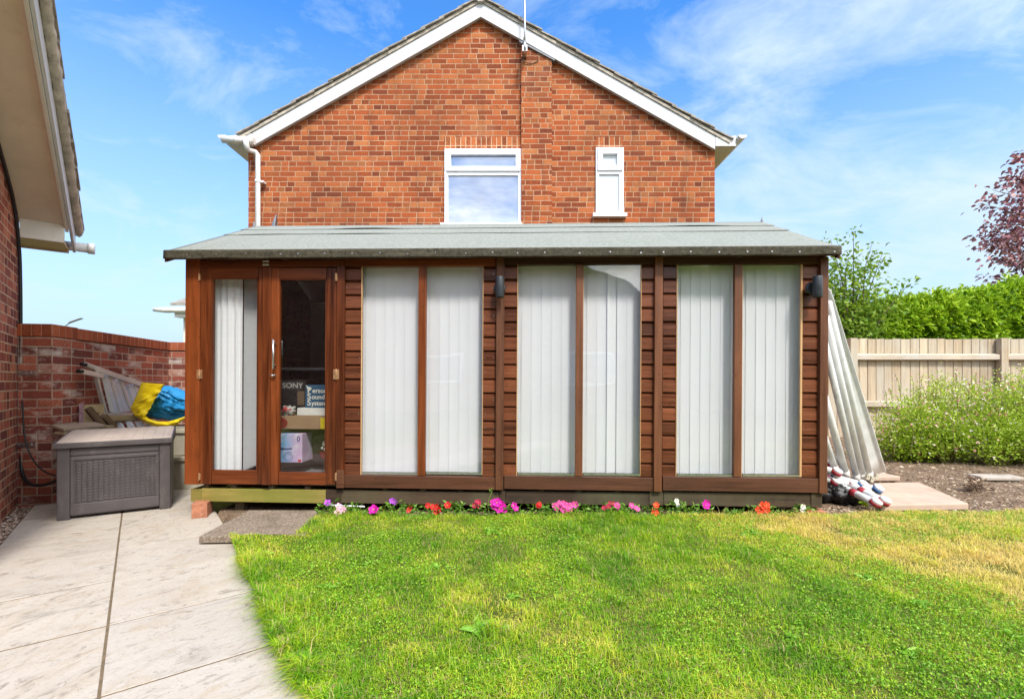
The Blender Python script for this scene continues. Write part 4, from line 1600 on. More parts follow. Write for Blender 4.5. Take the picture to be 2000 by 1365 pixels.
# ------------------------------------------------------------------ purple leaved tree reaching in at the right
PD = 12.0
pt0 = at(2160, 745, PD)
put = thing("purple_leaved_tree", "purple leaved plum tree reaching in above the hedge", "tree", (pt0.x, PD, 0))
mbT = MB()
mbT.tube([(0, 0, 0), (0.05, 0, 1.6), (-0.1, 0.1, 3.0), (-0.05, 0.1, 4.4), (0.1, 0.0, 6.3)], [0.15, 0.13, 0.11, 0.08, 0.02], 9)
mbT.build("trunk", M['bark'], put)
mb = MB()
LP, LD = [], []
vis = [(1905, 462), (1930, 440), (1925, 400), (1940, 372), (1985, 325), (1965, 350), (1950, 500), (1938, 480), (1970, 420), (1985, 460), (1975, 510), (1990, 390), (2010, 340), (2005, 440), (2020, 490), (2000, 300)]
ends = [at(px, py, PD + random.uniform(-0.7, 0.7)) - Vector((pt0.x, PD, 0)) for px, py in vis]
for k in range(34):
    a = random.uniform(0, 2 * PI)
    rr_ = random.uniform(1.0, 2.5)
    z = random.uniform(3.2, 6.6)
    w_ = math.sqrt(max(0.15, 1 - ((z - 4.6) / 2.3) ** 2))
    ends.append(Vector((max(-1.45, rr_ * w_ * math.cos(a)), rr_ * w_ * math.sin(a), z)))
for i, tp in enumerate(ends):
    st = Vector((0, 0.05, max(2.2, tp.z - random.uniform(0.5, 1.3))))
    md = st.lerp(tp, 0.55) + Vector((0, 0, 0.15))
    pts = curve([st, md, tp], 8)
    mb.tube(pts, [0.035 * (1 - 0.88 * k / (len(pts) - 1)) for k in range(len(pts))], 5)
    for j in range(75 if i < 16 else 100):
        t = 0.55 + 0.45 * random.random() ** 0.7
        p = pts[min(len(pts) - 1, int(t * len(pts)))]
        off = Vector((random.gauss(0, 1), random.gauss(0, 1), random.gauss(0, 0.7))) * (0.12 if i < 16 else 0.17)
        LP.append(p + off)
        LD.append(off.normalized() * 0.6 + Vector((random.gauss(0, 0.5), random.gauss(0, 0.5), -0.25)))
mb.build("limb", M['bark'], put)
LP, LD = np.array(LP), np.array(LD)
n = len(LP)
V, Q, T, rr = leaf_arrays(LP, LD, RNG.uniform(0.09, 0.155, n), RNG.uniform(0.055, 0.085, n), droop=0.3)
np_mesh("crown", V, Q, M['purple_leaf'], rnd=rr, tris=T, parent=put)

# ------------------------------------------------------------------ flowering shrub by the fence
sh0 = at(1890, 745, 5.9)
shr = thing("flowering_shrub", "spreading green shrub dotted with small pale pink flowers in front of the fence", "shrub", (sh0.x, 5.9, 0.05))
shr.scale = (1.0, 1.0, 0.92)
mounds = [(-0.62, 0.0, 0.30, 0.50, 0.42), (-0.15, 0.25, 0.42, 0.6, 0.55), (0.35, -0.15, 0.42, 0.6, 0.52), (0.85, 0.2, 0.5, 0.7, 0.62), (1.35, 0.0, 0.5, 0.75, 0.6), (0.1, 0.5, 0.55, 0.6, 0.5), (1.9, 0.3, 0.5, 0.8, 0.7), (-0.45, -0.15, 0.18, 0.4, 0.3), (0.6, -0.3, 0.2, 0.6, 0.3), (1.2, -0.35, 0.22, 0.6, 0.3), (0.05, -0.3, 0.22, 0.5, 0.34), (0.62, 0.1, 0.45, 0.6, 0.5), (-0.9, 0.05, 0.14, 0.32, 0.28), (1.6, -0.3, 0.25, 0.6, 0.4)]
mb = MB()
LP, LD, FP = [], [], []
for mx, my, mz, rh, rv in mounds:
    for k in range(46):
        a = random.uniform(0, 2 * PI)
        el = random.uniform(-0.1, 1.0) * PI / 2
        d = Vector((math.cos(a) * math.cos(el), math.sin(a) * math.cos(el), math.sin(el)))
        tip = Vector((mx + d.x * rh, my + d.y * rh * 0.8, max(0.03, mz + d.z * rv + random.uniform(-0.08, 0.14))))
        st = Vector((mx * 0.8 + random.uniform(-0.12, 0.12), my, 0.0))
        md = st.lerp(tip, 0.55) + Vector((0, 0, 0.06))
        pts = curve([st, md, tip], 5)
        mb.tube(pts, [0.006 * (1 - 0.7 * q / (len(pts) - 1)) for q in range(len(pts))], 4, caps=False)
        for j in range(74):
            t = 0.3 + 0.7 * random.random() ** 0.75
            p = pts[min(len(pts) - 1, int(t * len(pts)))]
            off = Vector((random.gauss(0, 1), random.gauss(0, 1), random.gauss(0, 1))) * 0.06
            LP.append(p + off)
            LD.append(off.normalized() + Vector((0, 0, 0.5)))
        if random.random() < 0.8:
            for j in range(random.choice((1, 2, 3))):
                FP.append(tip + Vector((random.gauss(0, 0.05), random.gauss(0, 0.05), random.uniform(-0.06, 0.07))))
    # wispy flowering stems above
    for k in range(10):
        a = Vector((mx + random.uniform(-rh, rh) * 0.8, my + random.uniform(-0.4, 0.4), mz + rv * 0.75))
        tip = a + Vector((random.gauss(0, 0.07), random.gauss(0, 0.05), random.uniform(0.1, 0.3)))
        mb.tube([a - Vector((0, 0, 0.2)), a.lerp(tip, 0.6) + Vector((0.01, 0, 0)), tip], [0.004, 0.003, 0.002], 4, caps=False)
        for j in range(12):
            p = a.lerp(tip, random.random())
            LP.append(p)
            LD.append(Vector((random.gauss(0, 1), random.gauss(0, 1), 0.6)))
        FP.append(tip)
        FP.append(a.lerp(tip, random.uniform(0.5, 0.9)) + Vector((random.gauss(0, 0.02), 0, 0)))
mb.build("stem", M['shrub_stem'], shr)
LP, LD = np.array(LP), np.array(LD)
n = len(LP)
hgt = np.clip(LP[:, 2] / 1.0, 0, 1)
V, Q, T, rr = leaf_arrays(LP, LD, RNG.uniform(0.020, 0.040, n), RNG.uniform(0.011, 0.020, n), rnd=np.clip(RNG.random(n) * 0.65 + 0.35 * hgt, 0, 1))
np_mesh("foliage", V, Q, M['shrub_leaf'], rnd=rr, tris=T, parent=shr)
FP = np.array(FP)
FP = np.repeat(FP, 4, axis=0)
n = len(FP)
V, Q, T, rr = leaf_arrays(FP, RNG.normal(size=(n, 3)) + np.array([0, -0.4, 0.1]), RNG.uniform(0.014, 0.024, n), RNG.uniform(0.014, 0.022, n), rnd=np.repeat(RNG.random(n // 4), 4))
bl = np_mesh("blossom", V, Q, M['shrub_petal'], rnd=rr, tris=T, parent=shr)
bl["kind"] = "stuff"
# ------------------------------------------------------------------ summerhouse
SO = Vector((-2.579, 3.80, 0.0))
PHI = math.atan2(3.58 - 3.80, 2.342 + 2.579)
TH = R(0.34)
SMX = Matrix.Translation(SO) @ Matrix.Rotation(PHI, 4, 'Z') @ Matrix.Rotation(TH, 4, 'Y')
SMI = SMX.inverted()
SN = (SMX.to_3x3() @ Vector((0, 1, 0))).normalized()


def SL(px, py, ly=0.0):
    d = Vector(((px - 1000.0) / FOC, 1.0, (745.0 - py) / FOC))
    c = Vector((0, 0, CAM_H))
    p0 = SMX @ Vector((0, ly, 0))
    t = (p0 - c).dot(SN) / d.dot(SN)
    return SMI @ (c + d * t)


sh = thing("summerhouse", "long brown stained timber summerhouse with glazed doors, six tall panes and green felt roof", "summerhouse", SO, (0, 0, 0))
sh.rotation_mode = 'XYZ'
sh.rotation_euler = (Matrix.Rotation(PHI, 3, 'Z') @ Matrix.Rotation(TH, 3, 'Y')).to_euler()


def pb(mb, x0, x1, y0, y1, ya, yb):
    """box whose front face (at ya) covers the pixels x0..x1, y0..y1"""
    my, mx = (y0 + y1) / 2, (x0 + x1) / 2
    return mb.ext(SL(x0, my, ya).x, SL(x1, my, ya).x, ya, yb, SL(mx, y1, ya).z, SL(mx, y0, ya).z)


W_ = SL(1617, 740, -0.02).x
ZB, ZT = 0.245, SL(1000, 505, 0).z
DEP = 2.08

# corner posts and cover strips
for (x0, x1, y0, y1) in ((361, 388.5, 506, 946), (1602, 1617.5, 502, 964)):
    mb = MB()
    pb(mb, x0, x1, y0, y1, -0.03, 0.03)
    mb.build("corner_post", M['wood_z'] if x0 < 500 else M['clad_z'], sh, bevel=0.003)
for (x0, x1, y0, y1) in ((968.5, 984, 503, 957), (1278.5, 1294, 502, 960)):
    mb = MB()
    pb(mb, x0, x1, y0, y1, -0.034, -0.001)
    mb.build("cover_strip", M['clad_z'], sh, bevel=0.003)
mb = MB()
pb(mb, 656.5, 671.5, 518, 946, -0.028, 0.02)
mb.build("door_jamb", M['wood_z'], sh, bevel=0.003)
mb = MB()
pb(mb, 388.8, 671, 508, 521, -0.026, 0.02)
hd = mb.build("door_head", M['wood_x'], sh, bevel=0.003)
mb = MB()
pb(mb, 513, 525, 509, 512, -0.0285, -0.026)
pb(mb, 513, 525, 515.5, 519, -0.0285, -0.026)
mb.build("worn_patch", M['white_paint'], hd)
# head rails over the windows
for (x0, x1, y0, y1) in ((672, 968, 505.5, 520), (984.5, 1278, 503.5, 516.5), (1294.5, 1601.5, 502, 516)):
    mb = MB()
    pb(mb, x0, x1, y0, y1, -0.012, 0.04)
    mb.build("head_rail", M['rail_dark'] if x0 > 700 else M['wood_x'], sh, bevel=0.002)
# bottom rails
for (x0, x1, y0, y1) in ((671, 968, 930, 954.5), (984.5, 1278, 931, 957), (1294.5, 1601.5, 932.5, 960)):
    mb = MB()
    pb(mb, x0, x1, y0, y1, -0.02, 0.04)
    mb.build("bottom_rail", M['rail_dark'], sh, bevel=0.003)

# shiplap cladding in the strips between the panes
def shiplap(mb, x0, x1, z0, z1, n, ya=0.0):
    p = (z1 - z0) / n
    for k in range(n):
        zb = z0 + k * p
        mb.rnd()
        dy = random.uniform(-0.0012, 0.0012)
        b = len(mb.v)
        prof = [(ya + 0.03, zb + 0.0), (ya - 0.002 + dy, zb + 0.001), (ya + dy, zb + p * 0.78), (ya + 0.003 + dy, zb + p * 0.80), (ya + 0.020, zb + p * 0.93), (ya + 0.021, zb + p * 0.999), (ya + 0.03, zb + p * 0.999)]
        for x in (x0, x1):
            for y, z in prof:
                mb.v.append(Vector((x, y, z)))
        m_ = len(prof)
        for i in range(m_):
            j = (i + 1) % m_
            mb.face((b + i, b + j, b + m_ + j, b + m_ + i))
        mb.face(range(b, b + m_))
        mb.face(reversed(range(b + m_, b + 2 * m_)))


strips = ((672, 706, 520, 930), (942.5, 968, 520, 930), (984.5, 1010.5, 517, 931), (1251.5, 1278, 517, 931), (1294.5, 1322, 516, 932), (1567.5, 1601.5, 516, 932))
for si, (x0, x1, y0, y1) in enumerate(strips):
    mb = MB()
    a, b_ = SL(x0, 740), SL(x1, 740)
    shiplap(mb, a.x, b_.x, SL((x0 + x1) / 2, y1).z, SL((x0 + x1) / 2, y0).z, 15)
    mb.mat = 1
    for k in range(15):
        for xx in (x0 + 5, x1 - 5):
            if random.random() < 0.55:
                q = SL(xx + random.uniform(-1, 1), y0 + (y1 - y0) * (k + 0.55) / 15)
                mb.tube([(q.x, -0.0035, q.z), (q.x, 0.001, q.z)], 0.0035, 6)
    c = mb.build("cladding", [M['clad'], M['steel'] if si in (0, 1) else M['black']], sh)

# windows: six panes with mullions between, blinds hanging behind
panes = ((706.5, 816, 521, 925), (831.5, 942, 521, 925), (1011, 1124, 517.5, 926.5), (1139, 1251, 517, 927), (1322.5, 1434, 516.5, 928.5), (1450, 1563, 516.5, 929))
blabel = ("white vertical blind behind the pane nearest the doors", "white vertical blind behind the second pane from the doors",
          "white vertical blind behind the pane just right of the left wall lamp", "white vertical blind behind the fourth pane, right of the middle mullion",
          "white vertical blind behind the fifth pane from the doors", "white vertical blind behind the pane nearest the leaning poles")
for i, (x0, x1, y0, y1) in enumerate(panes):
    mb = MB()
    pb(mb, x0, x1, y0, y1, 0.004, 0.009)
    pn = mb.build("window_pane", M['glass'], sh)
    mb = MB()
    pb(mb, x0 + 0.5, x1 - 0.5, y1 - 2.2, y1 + 1.5, -0.004, 0.003)
    mb.build("glazing_channel", M['steel'], pn)
    mb = MB()
    pb(mb, x0 - 1.6, x0 - 0.1, y0, y1 + 2, -0.006, 0.01)
    pb(mb, x1 + 0.1, x1 + (4.0 if i == 5 else 1.2), y0, y1 + 2, -0.006, 0.01)
    mb.build("glazing_bead", M['pale_wood'], pn)
    # vertical louvre blind
    a, b_ = SL(x0, 740, 0.07), SL(x1, 740, 0.07)
    zt, zb = SL((x0 + x1) / 2, y0, 0.07).z + 0.05, SL((x0 + x1) / 2, y1, 0.07).z + 0.012
    bt = thing("vertical_blind", blabel[i], "window blind", SMX @ Vector(((a.x + b_.x) / 2, 0.08, zt)), sh.rotation_euler, "vertical blinds behind the summerhouse panes")
    wd = b_.x - a.x + 0.10
    ns = 7
    mb = MB()
    for k in range(ns):
        xs = -wd / 2 + wd * k / ns
        w2 = wd / ns * 1.16
        tw = R(random.uniform(0.8, 2.6)) + (R(12) if (i == 3 and k == 3) else 0)
        n0 = 3

        def slat(u, v, xs=xs, w2=w2, tw=tw, k=k):
            x = (u - 0.5) * w2
            return (xs + w2 / 2 + x * math.cos(tw), x * math.sin(tw) + 0.003 * math.cos((u - 0.5) * PI) + 0.003 * mnoise.noise(Vector((k, v * 3, i))), -0.045 - v * (zt - zb - 0.045))
        mb.grid(slat, n0, 6)
    mb.build("slat_panel", M['blind'], bt)
    mb = MB()
    mb.ext(-wd / 2, wd / 2, -0.018, 0.018, -0.04, 0.0)
    mb.build("head_track", M['upvc'], bt)
for (x0, x1, y0, y1) in ((816.5, 831, 520, 929), (1124.5, 1138.5, 517, 930), (1434.5, 1449.5, 516, 931.5)):
    mb = MB()
    pb(mb, x0, x1, y0, y1, -0.022, 0.02)
    mb.build("mullion", M['wood_z'] if x0 < 1000 else M['clad_z'], sh, bevel=0.003)

# doors
def door(x0, x1, y0, y1, px0, px1, py0, py1):
    mb = MB()
    pb(mb, x0, px0, y0, y1, -0.022, 0.02)
    pb(mb, px1, x1, y0, y1, -0.022, 0.02)
    mb.mat = 1
    pb(mb, px0, px1, y0, py0, -0.0205, 0.02)
    pb(mb, px0, px1, py1, y1, -0.0205, 0.02)
    d = mb.build("door", [M['wood_z'], M['wood_x']], sh, bevel=0.003)
    mb = MB()
    pb(mb, px0 - 1, px1 + 1, py0 - 1, py1 + 1, 0.0, 0.005)
    mb.build("pane", M['door_glass'], d)
    mb = MB()
    t = 2.2
    pb(mb, px0, px0 + t, py0, py1, -0.013, -0.001)
    pb(mb, px1 - t, px1, py0, py1, -0.013, -0.001)
    mb.build("glazing_bead", M['wood_z'], d)
    mb = MB()
    pb(mb, px0 + t, px1 - t, py0, py0 + t, -0.013, -0.001)
    pb(mb, px0 + t, px1 - t, py1 - t, py1, -0.013, -0.001)
    mb.build("glazing_bead", M['wood_x'], d)
    return d


d1 = door(389, 512, 522, 945.5, 413, 503.5, 543, 920)
d2 = door(528.5, 656, 523, 946.5, 544, 637, 545, 924)
mb = MB()
pb(mb, 512.3, 528, 521.5, 947, -0.031, -0.0225)
mb.build("astragal", M['wood_z'], d1, bevel=0.002)


def hinge(x, y, par, h=17, w=9):
    mb = MB()
    pb(mb, x - w / 2, x - 0.8, y - h / 2, y + h / 2, -0.033, -0.0225)
    pb(mb, x + 0.8, x + w / 2, y - h / 2, y + h / 2, -0.033, -0.0225)
    a, b_ = SL(x, y - h / 2 - 1, -0.034), SL(x, y + h / 2 + 1, -0.034)
    mb.tube([a, b_], 0.0055, 8)
    mb.build("hinge", M['brass'], par, bevel=0.001)


for y in (541, 731, 931):
    hinge(388.7, y, d1, 17 if y == 731 else 12, 10 if y == 731 else 4)
    hinge(656.3, y, d2, 19 if y == 731 else 14, 11 if y == 731 else 5)
mb = MB()
a, b_ = SL(533.5, 663, -0.06), SL(533.5, 721, -0.06)
mb.tube([a, b_], 0.008, 10)
for y in (671, 713):
    q = SL(533.5, y, -0.06)
    mb.tube([q, (q.x, -0.02, q.z)], 0.006, 8)
mb.build("pull_handle", M['steel'], d2)
mb = MB()
q = SL(531, 733, -0.05)
mb.tube([(q.x - 0.018, -0.047, q.z + 0.001), (q.x + 0.012, -0.045, q.z)], 0.006, 8)
mb.tube([(q.x + 0.01, -0.05, q.z), (q.x + 0.01, -0.02, q.z)], 0.009, 10)
mb.build("latch", M['steel'], d2)
mb = MB()
pb(mb, 656.5, 671.5, 918, 953, -0.036, -0.0285)
mb.build("end_block", M['rail_dark'], sh, bevel=0.003)

# side and back walls, floor, sill plate
mb = MB()
zw0, zw1 = ZB, ZT


def side_boards(x0, x1):
    n = 15
    p = (zw1 - zw0) / n
    for k in range(n):
        mb.box(((x0 + x1) / 2, DEP / 2 + 0.03, zw0 + (k + 0.5) * p), (abs(x1 - x0), DEP - 0.06, p * 0.985), Matrix.Rotation(R(4) * (1 if x1 > 1 else -1), 3, 'Y') if False else None)


side_boards(0.0, 0.02)
side_boards(W_ - 0.02, W_ - 0.002)
mb.build("side_wall", M['clad'], sh)
mb = MB()
for k in range(15):
    p = (zw1 - zw0) / 15
    mb.ext(0.0, W_, DEP - 0.02, DEP, zw0 + k * p, zw0 + (k + 0.985) * p)
mb.build("back_wall", M['clad'], sh)
mb = MB()
for k in range(9):
    mb.ext(0.03 + (W_ - 0.06) * k / 9, 0.03 + (W_ - 0.06) * (k + 0.985) / 9, DEP - 0.04, DEP - 0.022, ZB, ZT)
mb.build("fill_panel", plain("fill_panel_grey", (0.62, 0.59, 0.55), 0.8, 0.15, 3.0), sh)  # pale panel added before the back wall to brighten the interior
mb = MB()
mb.ext(0.02, W_ - 0.02, 0.03, DEP - 0.03, ZB - 0.005, ZB + 0.02)
mb.build("floor", plain("grey_carpet", (0.20, 0.20, 0.21), 0.95, 0.2, 30.0, bump=0.5, bscale=300), sh)

# base: joist ends, bearers in lengths, end posts
mb = MB()
for px in (402, 456, 529, 600, 752, 826, 899, 1058, 1130, 1207, 1370, 1445, 1520):
    a = SL(px, 955, 0.01)
    mb.ext(a.x - 0.02, a.x + 0.02, 0.012, DEP - 0.02, 0.185, ZB - 0.008)
mb.build("joist", M['bearer_dark'], sh)
for (x0, x1, y0, y1, mm) in ((393, 636, 955, 981, 'bearer_green'), (666, 975, 959, 985, 'bearer_dark'), (987, 1268, 960.5, 985.5, 'bearer_dark'), (1296, 1584, 963, 989, 'bearer_dark')):
    mb = MB()
    pb(mb, x0, x1, y0, y1, 0.005, 0.06)
    mb.build("bearer", M[mm], sh, bevel=0.004)
for (x0, x1, y0, y1, mm) in ((372, 393, 955, 980, 'bearer_green'), (636.3, 665.6, 957, 983, 'bearer_dark'), (975.3, 986.7, 958, 986, 'bearer_dark'), (1268.3, 1295.6, 958, 987, 'bearer_dark'), (1584.3, 1606, 962, 991, 'bearer_dark')):
    mb = MB()
    pb(mb, x0, x1, y0, y1, -0.002, 0.3)
    mb.build("bearer_end", M[mm], sh, bevel=0.004)
mb = MB()
for ly in (0.7, 1.4, 2.0):
    mb.ext(0.02, W_ - 0.02, ly - 0.04, ly + 0.04, 0.02, 0.183)
mb.build("bearer", M['bearer_dark'], sh)
for (x0, x1, y0, y1) in ((459, 476, 978, 1006),):
    mb = MB()
    pb(mb, x0, x1, y0, y1, 0.07, 0.14)
    mb.build("stub_post", M['bearer_dark'], sh)

# roof
EY = -0.115
e_l, e_r = SL(322, 488, EY).x, SL(1641, 483, EY).x
rid = 0.5 * (DEP)
rz = 0.5 * (SL(700, 442, rid).z + SL(1300, 438.5, rid).z)
ez = 0.5 * (SL(600, 488, EY).z + SL(1400, 484, EY).z)
BYB = 2 * rid - EY
for front in (True, False):
    mb = MB()

    def rf_(u, v, lift=0.0, x0=e_l, x1=e_r, front=front):
        x = x0 + (x1 - x0) * u
        y = (EY if front else BYB) + (rid - (EY if front else BYB)) * v
        n_ = 0.003 * mnoise.noise(Vector((x * 2.2, y * 2.5, 1.0))) * (4 * v * (1 - v) + 0.2)
        return (x, y, ez + (rz - ez) * v + n_ + lift)
    mb.grid(lambda u, v: rf_(u, v), 60, 14)
    f = mb.build("roof_felt", M['felt'], sh)
    sm = f.modifiers.new("thick", 'SOLIDIFY')
    sm.thickness = 0.016
    sm.offset = -1
    # lapped sheets near the ridge with curling lower edges
    for (v0, li, sd) in ((0.60, 0.005, 3.0), (0.82, 0.011, 9.0)):
        mb = MB()

        def lap(u, v, v0=v0, li=li, sd=sd):
            vv = v0 + (1.0 - v0) * v
            x, y, z = rf_(u, vv)
            xx = x * 1.3 + sd
            curl = max(0.0, mnoise.noise(Vector((xx, sd, 0)))) * 0.014 + 0.001
            wv = 0.008 * mnoise.noise(Vector((xx * 0.7, 4.0, sd)))
            k = max(0.0, 1 - v * 4)
            return (x, y + (wv * k if front else -wv * k), z + li + curl * k)
        mb.grid(lap, 90, 8)
        l = mb.build("felt_lap", M['felt'], f)
        sm = l.modifiers.new("thick", 'SOLIDIFY')
        sm.thickness = 0.004
# mossy felt turned down over the eaves, pinned with clout nails
for yy, sg in ((EY, -1), (BYB, 1)):
    mb = MB()

    def edge_(u, v, yy=yy, sg=sg):
        x = e_l + (e_r - e_l) * u
        rr_ = 0.012
        if v < 0.34:
            a = (v / 0.34) * PI / 2
            return (x, yy + sg * rr_ * math.sin(a), ez + 0.003 - rr_ * (1 - math.cos(a)))
        t = (v - 0.34) / 0.66
        drop = 0.054 + 0.006 * mnoise.noise(Vector((x * 4, 1, 0)))
        return (x, yy + sg * (rr_ + 0.003 * mnoise.noise(Vector((x * 6, t * 2, 2)))), ez - 0.009 - drop * t)
    mb.grid(edge_, 120, 9)
    f = mb.build("felt_drip_edge", M['felt_edge'], sh)
    sm = f.modifiers.new("thick", 'SOLIDIFY')
    sm.thickness = 0.005
    if sg < 0:
        for px in (365, 422, 480, 548, 582, 634, 688, 742, 796, 851, 910, 962, 1011, 1064, 1132, 1192, 1252, 1296, 1349, 1405, 1460, 1508, 1562, 1630):
            q = SL(px, 496 - (px - 365) / 1265 * 5 + random.uniform(-1, 1.5), EY - 0.018)
            mb = MB()
            mb.tube([(q.x, EY - 0.02, q.z), (q.x, EY - 0.012, q.z)], 0.006, 8)
            mb.build("clout_nail", M['steel'], f)
    mb = MB()
    mb.ext(e_l + 0.01, e_r - 0.01, yy + 0.004, yy + 0.02, ez - 0.062, ez - 0.02)
    mb.build("fascia", M['rail_dark'], sh)
    mb = MB()
    ya, yb = (yy + 0.022, 0.0) if sg < 0 else (DEP, yy - 0.002)
    mb.ext(0.0, W_, ya, yb, ez - 0.035, ez - 0.02)
    mb.build("soffit", M['rail_dark'], sh)
# gable triangles and bargeboards
for xg, sg in ((0.0, -1), (W_ - 0.02, 1)):
    mb = MB()
    mb.prism([(xg, 0.0, ZT), (xg, DEP, ZT), (xg, DEP, ez - 0.02), (xg, rid, rz - 0.03), (xg, 0.0, ez - 0.0)], (0.018, 0, 0))
    mb.build("gable", M['clad'], sh)
    xe = e_l if sg < 0 else e_r - 0.018
    for ya in (EY - 0.002, BYB):
        mb = MB()
        mb.prism([(xe, ya, ez - 0.085), (xe, rid, rz - 0.09), (xe, rid, rz - 0.018), (xe, ya, ez - 0.017)], (0.018, 0, 0))
        mb.build("bargeboard", M['wood_y'], sh)
# finials
for xf in (e_l + 0.01, e_r - 0.02):
    mb = MB()
    mb.tube([(xf, rid, rz - 0.02), (xf, rid, rz + 0.018), (xf, rid, rz + 0.04), (xf, rid, rz + 0.065)], [0.014, 0.012, 0.007, 0.001], 8)
    mb.build("finial", M['lead'], sh)

# gathered blind behind the left door
q0, q1 = SL(414, 740, 0.12), SL(480, 740, 0.12)
bt = thing("vertical_blind", "white vertical blind drawn across the left door pane", "window blind", SMX @ Vector((q0.x, 0.10, 2.0)), sh.rotation_euler, "vertical blinds behind the summerhouse panes")
mb = MB()
zt, zb = 2.0, SL(450, 921, 0.12).z
mb.rnd()


def gath(u, v):
    x = u * (SL(478, 740, 0.12).x - q0.x)
    return (x, 0.012 * math.sin(u * 30) + 0.004 * math.sin(u * 75), -v * (zt - zb))


mb.grid(gath, 80, 6)
for k in range(5):
    x = SL(480 + k * 6.0, 740, 0.16).x - q0.x

    def sl2(u, v, x=x, k=k):
        return (x + 0.012 * u, 0.03 + 0.12 * u + 0.01 * math.sin(u * PI), -0.05 - v * (zt - zb - 0.06 - 0.012 * k))
    mb.grid(sl2, 4, 4)
mb.build("slat_panel", M['blind'], bt)
mb = MB()
mb.ext(-0.02, 0.42, -0.02, 0.02, 0.0, 0.035)
mb.build("head_track", M['upvc'], bt)

# wall lamps
lamp_l = ("black cylinder wall lamp on the cover strip between the first two window bays", "black cylinder wall lamp at the corner post by the leaning poles")
for i, (x0, x1, y0, y1, rx) in enumerate(((968, 984.5, 540.5, 581, 976), (1588, 1606, 539.5, 581, 1584))):
    c = SL((x0 + x1) / 2, (y0 + y1) / 2, -0.10)
    r_ = (SL(x1, 560, -0.10).x - SL(x0, 560, -0.10).x) / 2
    hh = SL(x0, y0, -0.1).z - SL(x0, y1, -0.1).z
    lt = thing("wall_lamp", lamp_l[i], "wall lamp", SMX @ Vector((c.x, -0.10, c.z)), sh.rotation_euler, "black wall lamps on the summerhouse")
    mb = MB()
    mb.tube([(0, 0, -hh / 2), (0, 0, -hh / 2 + 0.004), (0, 0, hh / 2 - 0.004), (0, 0, hh / 2)], [r_ * 0.94, r_, r_, r_ * 0.94], 24)
    mb.tube([(0, 0, -hh / 2 + 0.028), (0, 0, -hh / 2 + 0.031)], r_ * 1.01, 24)
    mb.build("shade", M['lamp_black'], lt)
    mb = MB()
    bx_ = SL(rx, 560, -0.035).x - c.x
    mb.tube([(bx_, 0.066, 0), (bx_, 0.048, 0), (bx_, 0.042, 0)], [0.046, 0.046, 0.036], 24)
    mb.tube([(bx_ * 0.5, 0.05, 0), (0, 0.0, 0)], 0.014, 10)
    mb.build("bracket", M['lamp_black'], lt)

# ------------------------------------------------------------------ things stored behind the right door
def inside(name, label, cat, px0, px1, py0, py1, ly, dep, mat, bevel=0.004, group=None):
    a, b_ = SL(px0, (py0 + py1) / 2, ly), SL(px1, (py0 + py1) / 2, ly)
    zt, zb = SL((px0 + px1) / 2, py0, ly).z, SL((px0 + px1) / 2, py1, ly).z
    t = thing(name, label, cat, SMX @ Vector(((a.x + b_.x) / 2, ly, zb)), sh.rotation_euler, group)
    w, h = b_.x - a.x, zt - zb
    mb = MB()
    mb.ext(-w / 2, w / 2, 0, dep, 0, h)
    mb.build("body", mat, t, bevel=bevel)
    return t, w, h


FR = lambda x, z: Matrix.Translation((x, -0.0015, z)) @ Matrix.Rotation(PI / 2, 4, 'X')
white_ink = plain("white_print", (0.78, 0.76, 0.70), 0.6, 0.03)
t, w, h = inside("carton", "brown cardboard carton with yellow tape on the stack inside the doorway", "carton", 540, 640, 812, 838, 0.38, 0.35, plain("cardboard", (0.36, 0.23, 0.14), 0.85, 0.12, 6.0))
mb = MB()
mb.ext(w * 0.36, w * 0.5 + 0.001, -0.002, 0.2, 0.004, h * 0.86)
mb.build("tape", plain("yellow_tape", (0.70, 0.52, 0.03), 0.4), t)
mb = MB()
mb.prism([(-w * 0.5 + 0.0 + 0.07 * math.cos(a) + 0.03, -0.002, h * 0.45 + 0.05 * math.sin(a)) for a in [2 * PI * k / 18 for k in range(18)]], (0, 0.0015, 0))
mb.build("red_mark", plain("red_print", (0.30, 0.03, 0.03), 0.6), t)
t, w, h = inside("gift_box", "pale blue and pink printed box standing on the summerhouse floor", "box", 538, 590, 847, 903, 0.34, 0.2, None)
body = [c for c in t.children][0]
mt, nt, b = mat_base("blue_pink_print")
o_ = nt.obj()
s_ = nt.n("ShaderNodeSeparateXYZ")
nt.put(s_.inputs[0], o_)
n1 = nt.noise(o_, 9.0, 4.0)
c = nt.mix(nt.rng(nt.m('ADD', s_.outputs[0], nt.m('MULTIPLY', n1, 0.15)), 0.02, 0.14, 0, 1), (0.22, 0.46, 0.78), (0.62, 0.45, 0.70))
c = nt.mix(nt.rng(n1, 0.5, 0.65), c, (0.72, 0.74, 0.82))
setp(nt, b, c, 0.4)
body.data.materials.clear()
body.data.materials.append(mt)
navy = plain("navy_print", (0.03, 0.05, 0.22), 0.5)
mb = MB()


def ringp(mb, cx, cz, rx, rz_, wd, y=-0.0015):
    n = 24
    for k in range(n):
        a0, a1 = 2 * PI * k / n, 2 * PI * (k + 1) / n
        mb.prism([(cx + rx * math.cos(a0), y, cz + rz_ * math.sin(a0)), (cx + rx * math.cos(a1), y, cz + rz_ * math.sin(a1)),
                  (cx + (rx - wd) * math.cos(a1), y, cz + (rz_ - wd) * math.sin(a1)), (cx + (rx - wd) * math.cos(a0), y, cz + (rz_ - wd) * math.sin(a0))], (0, 0.0012, 0))


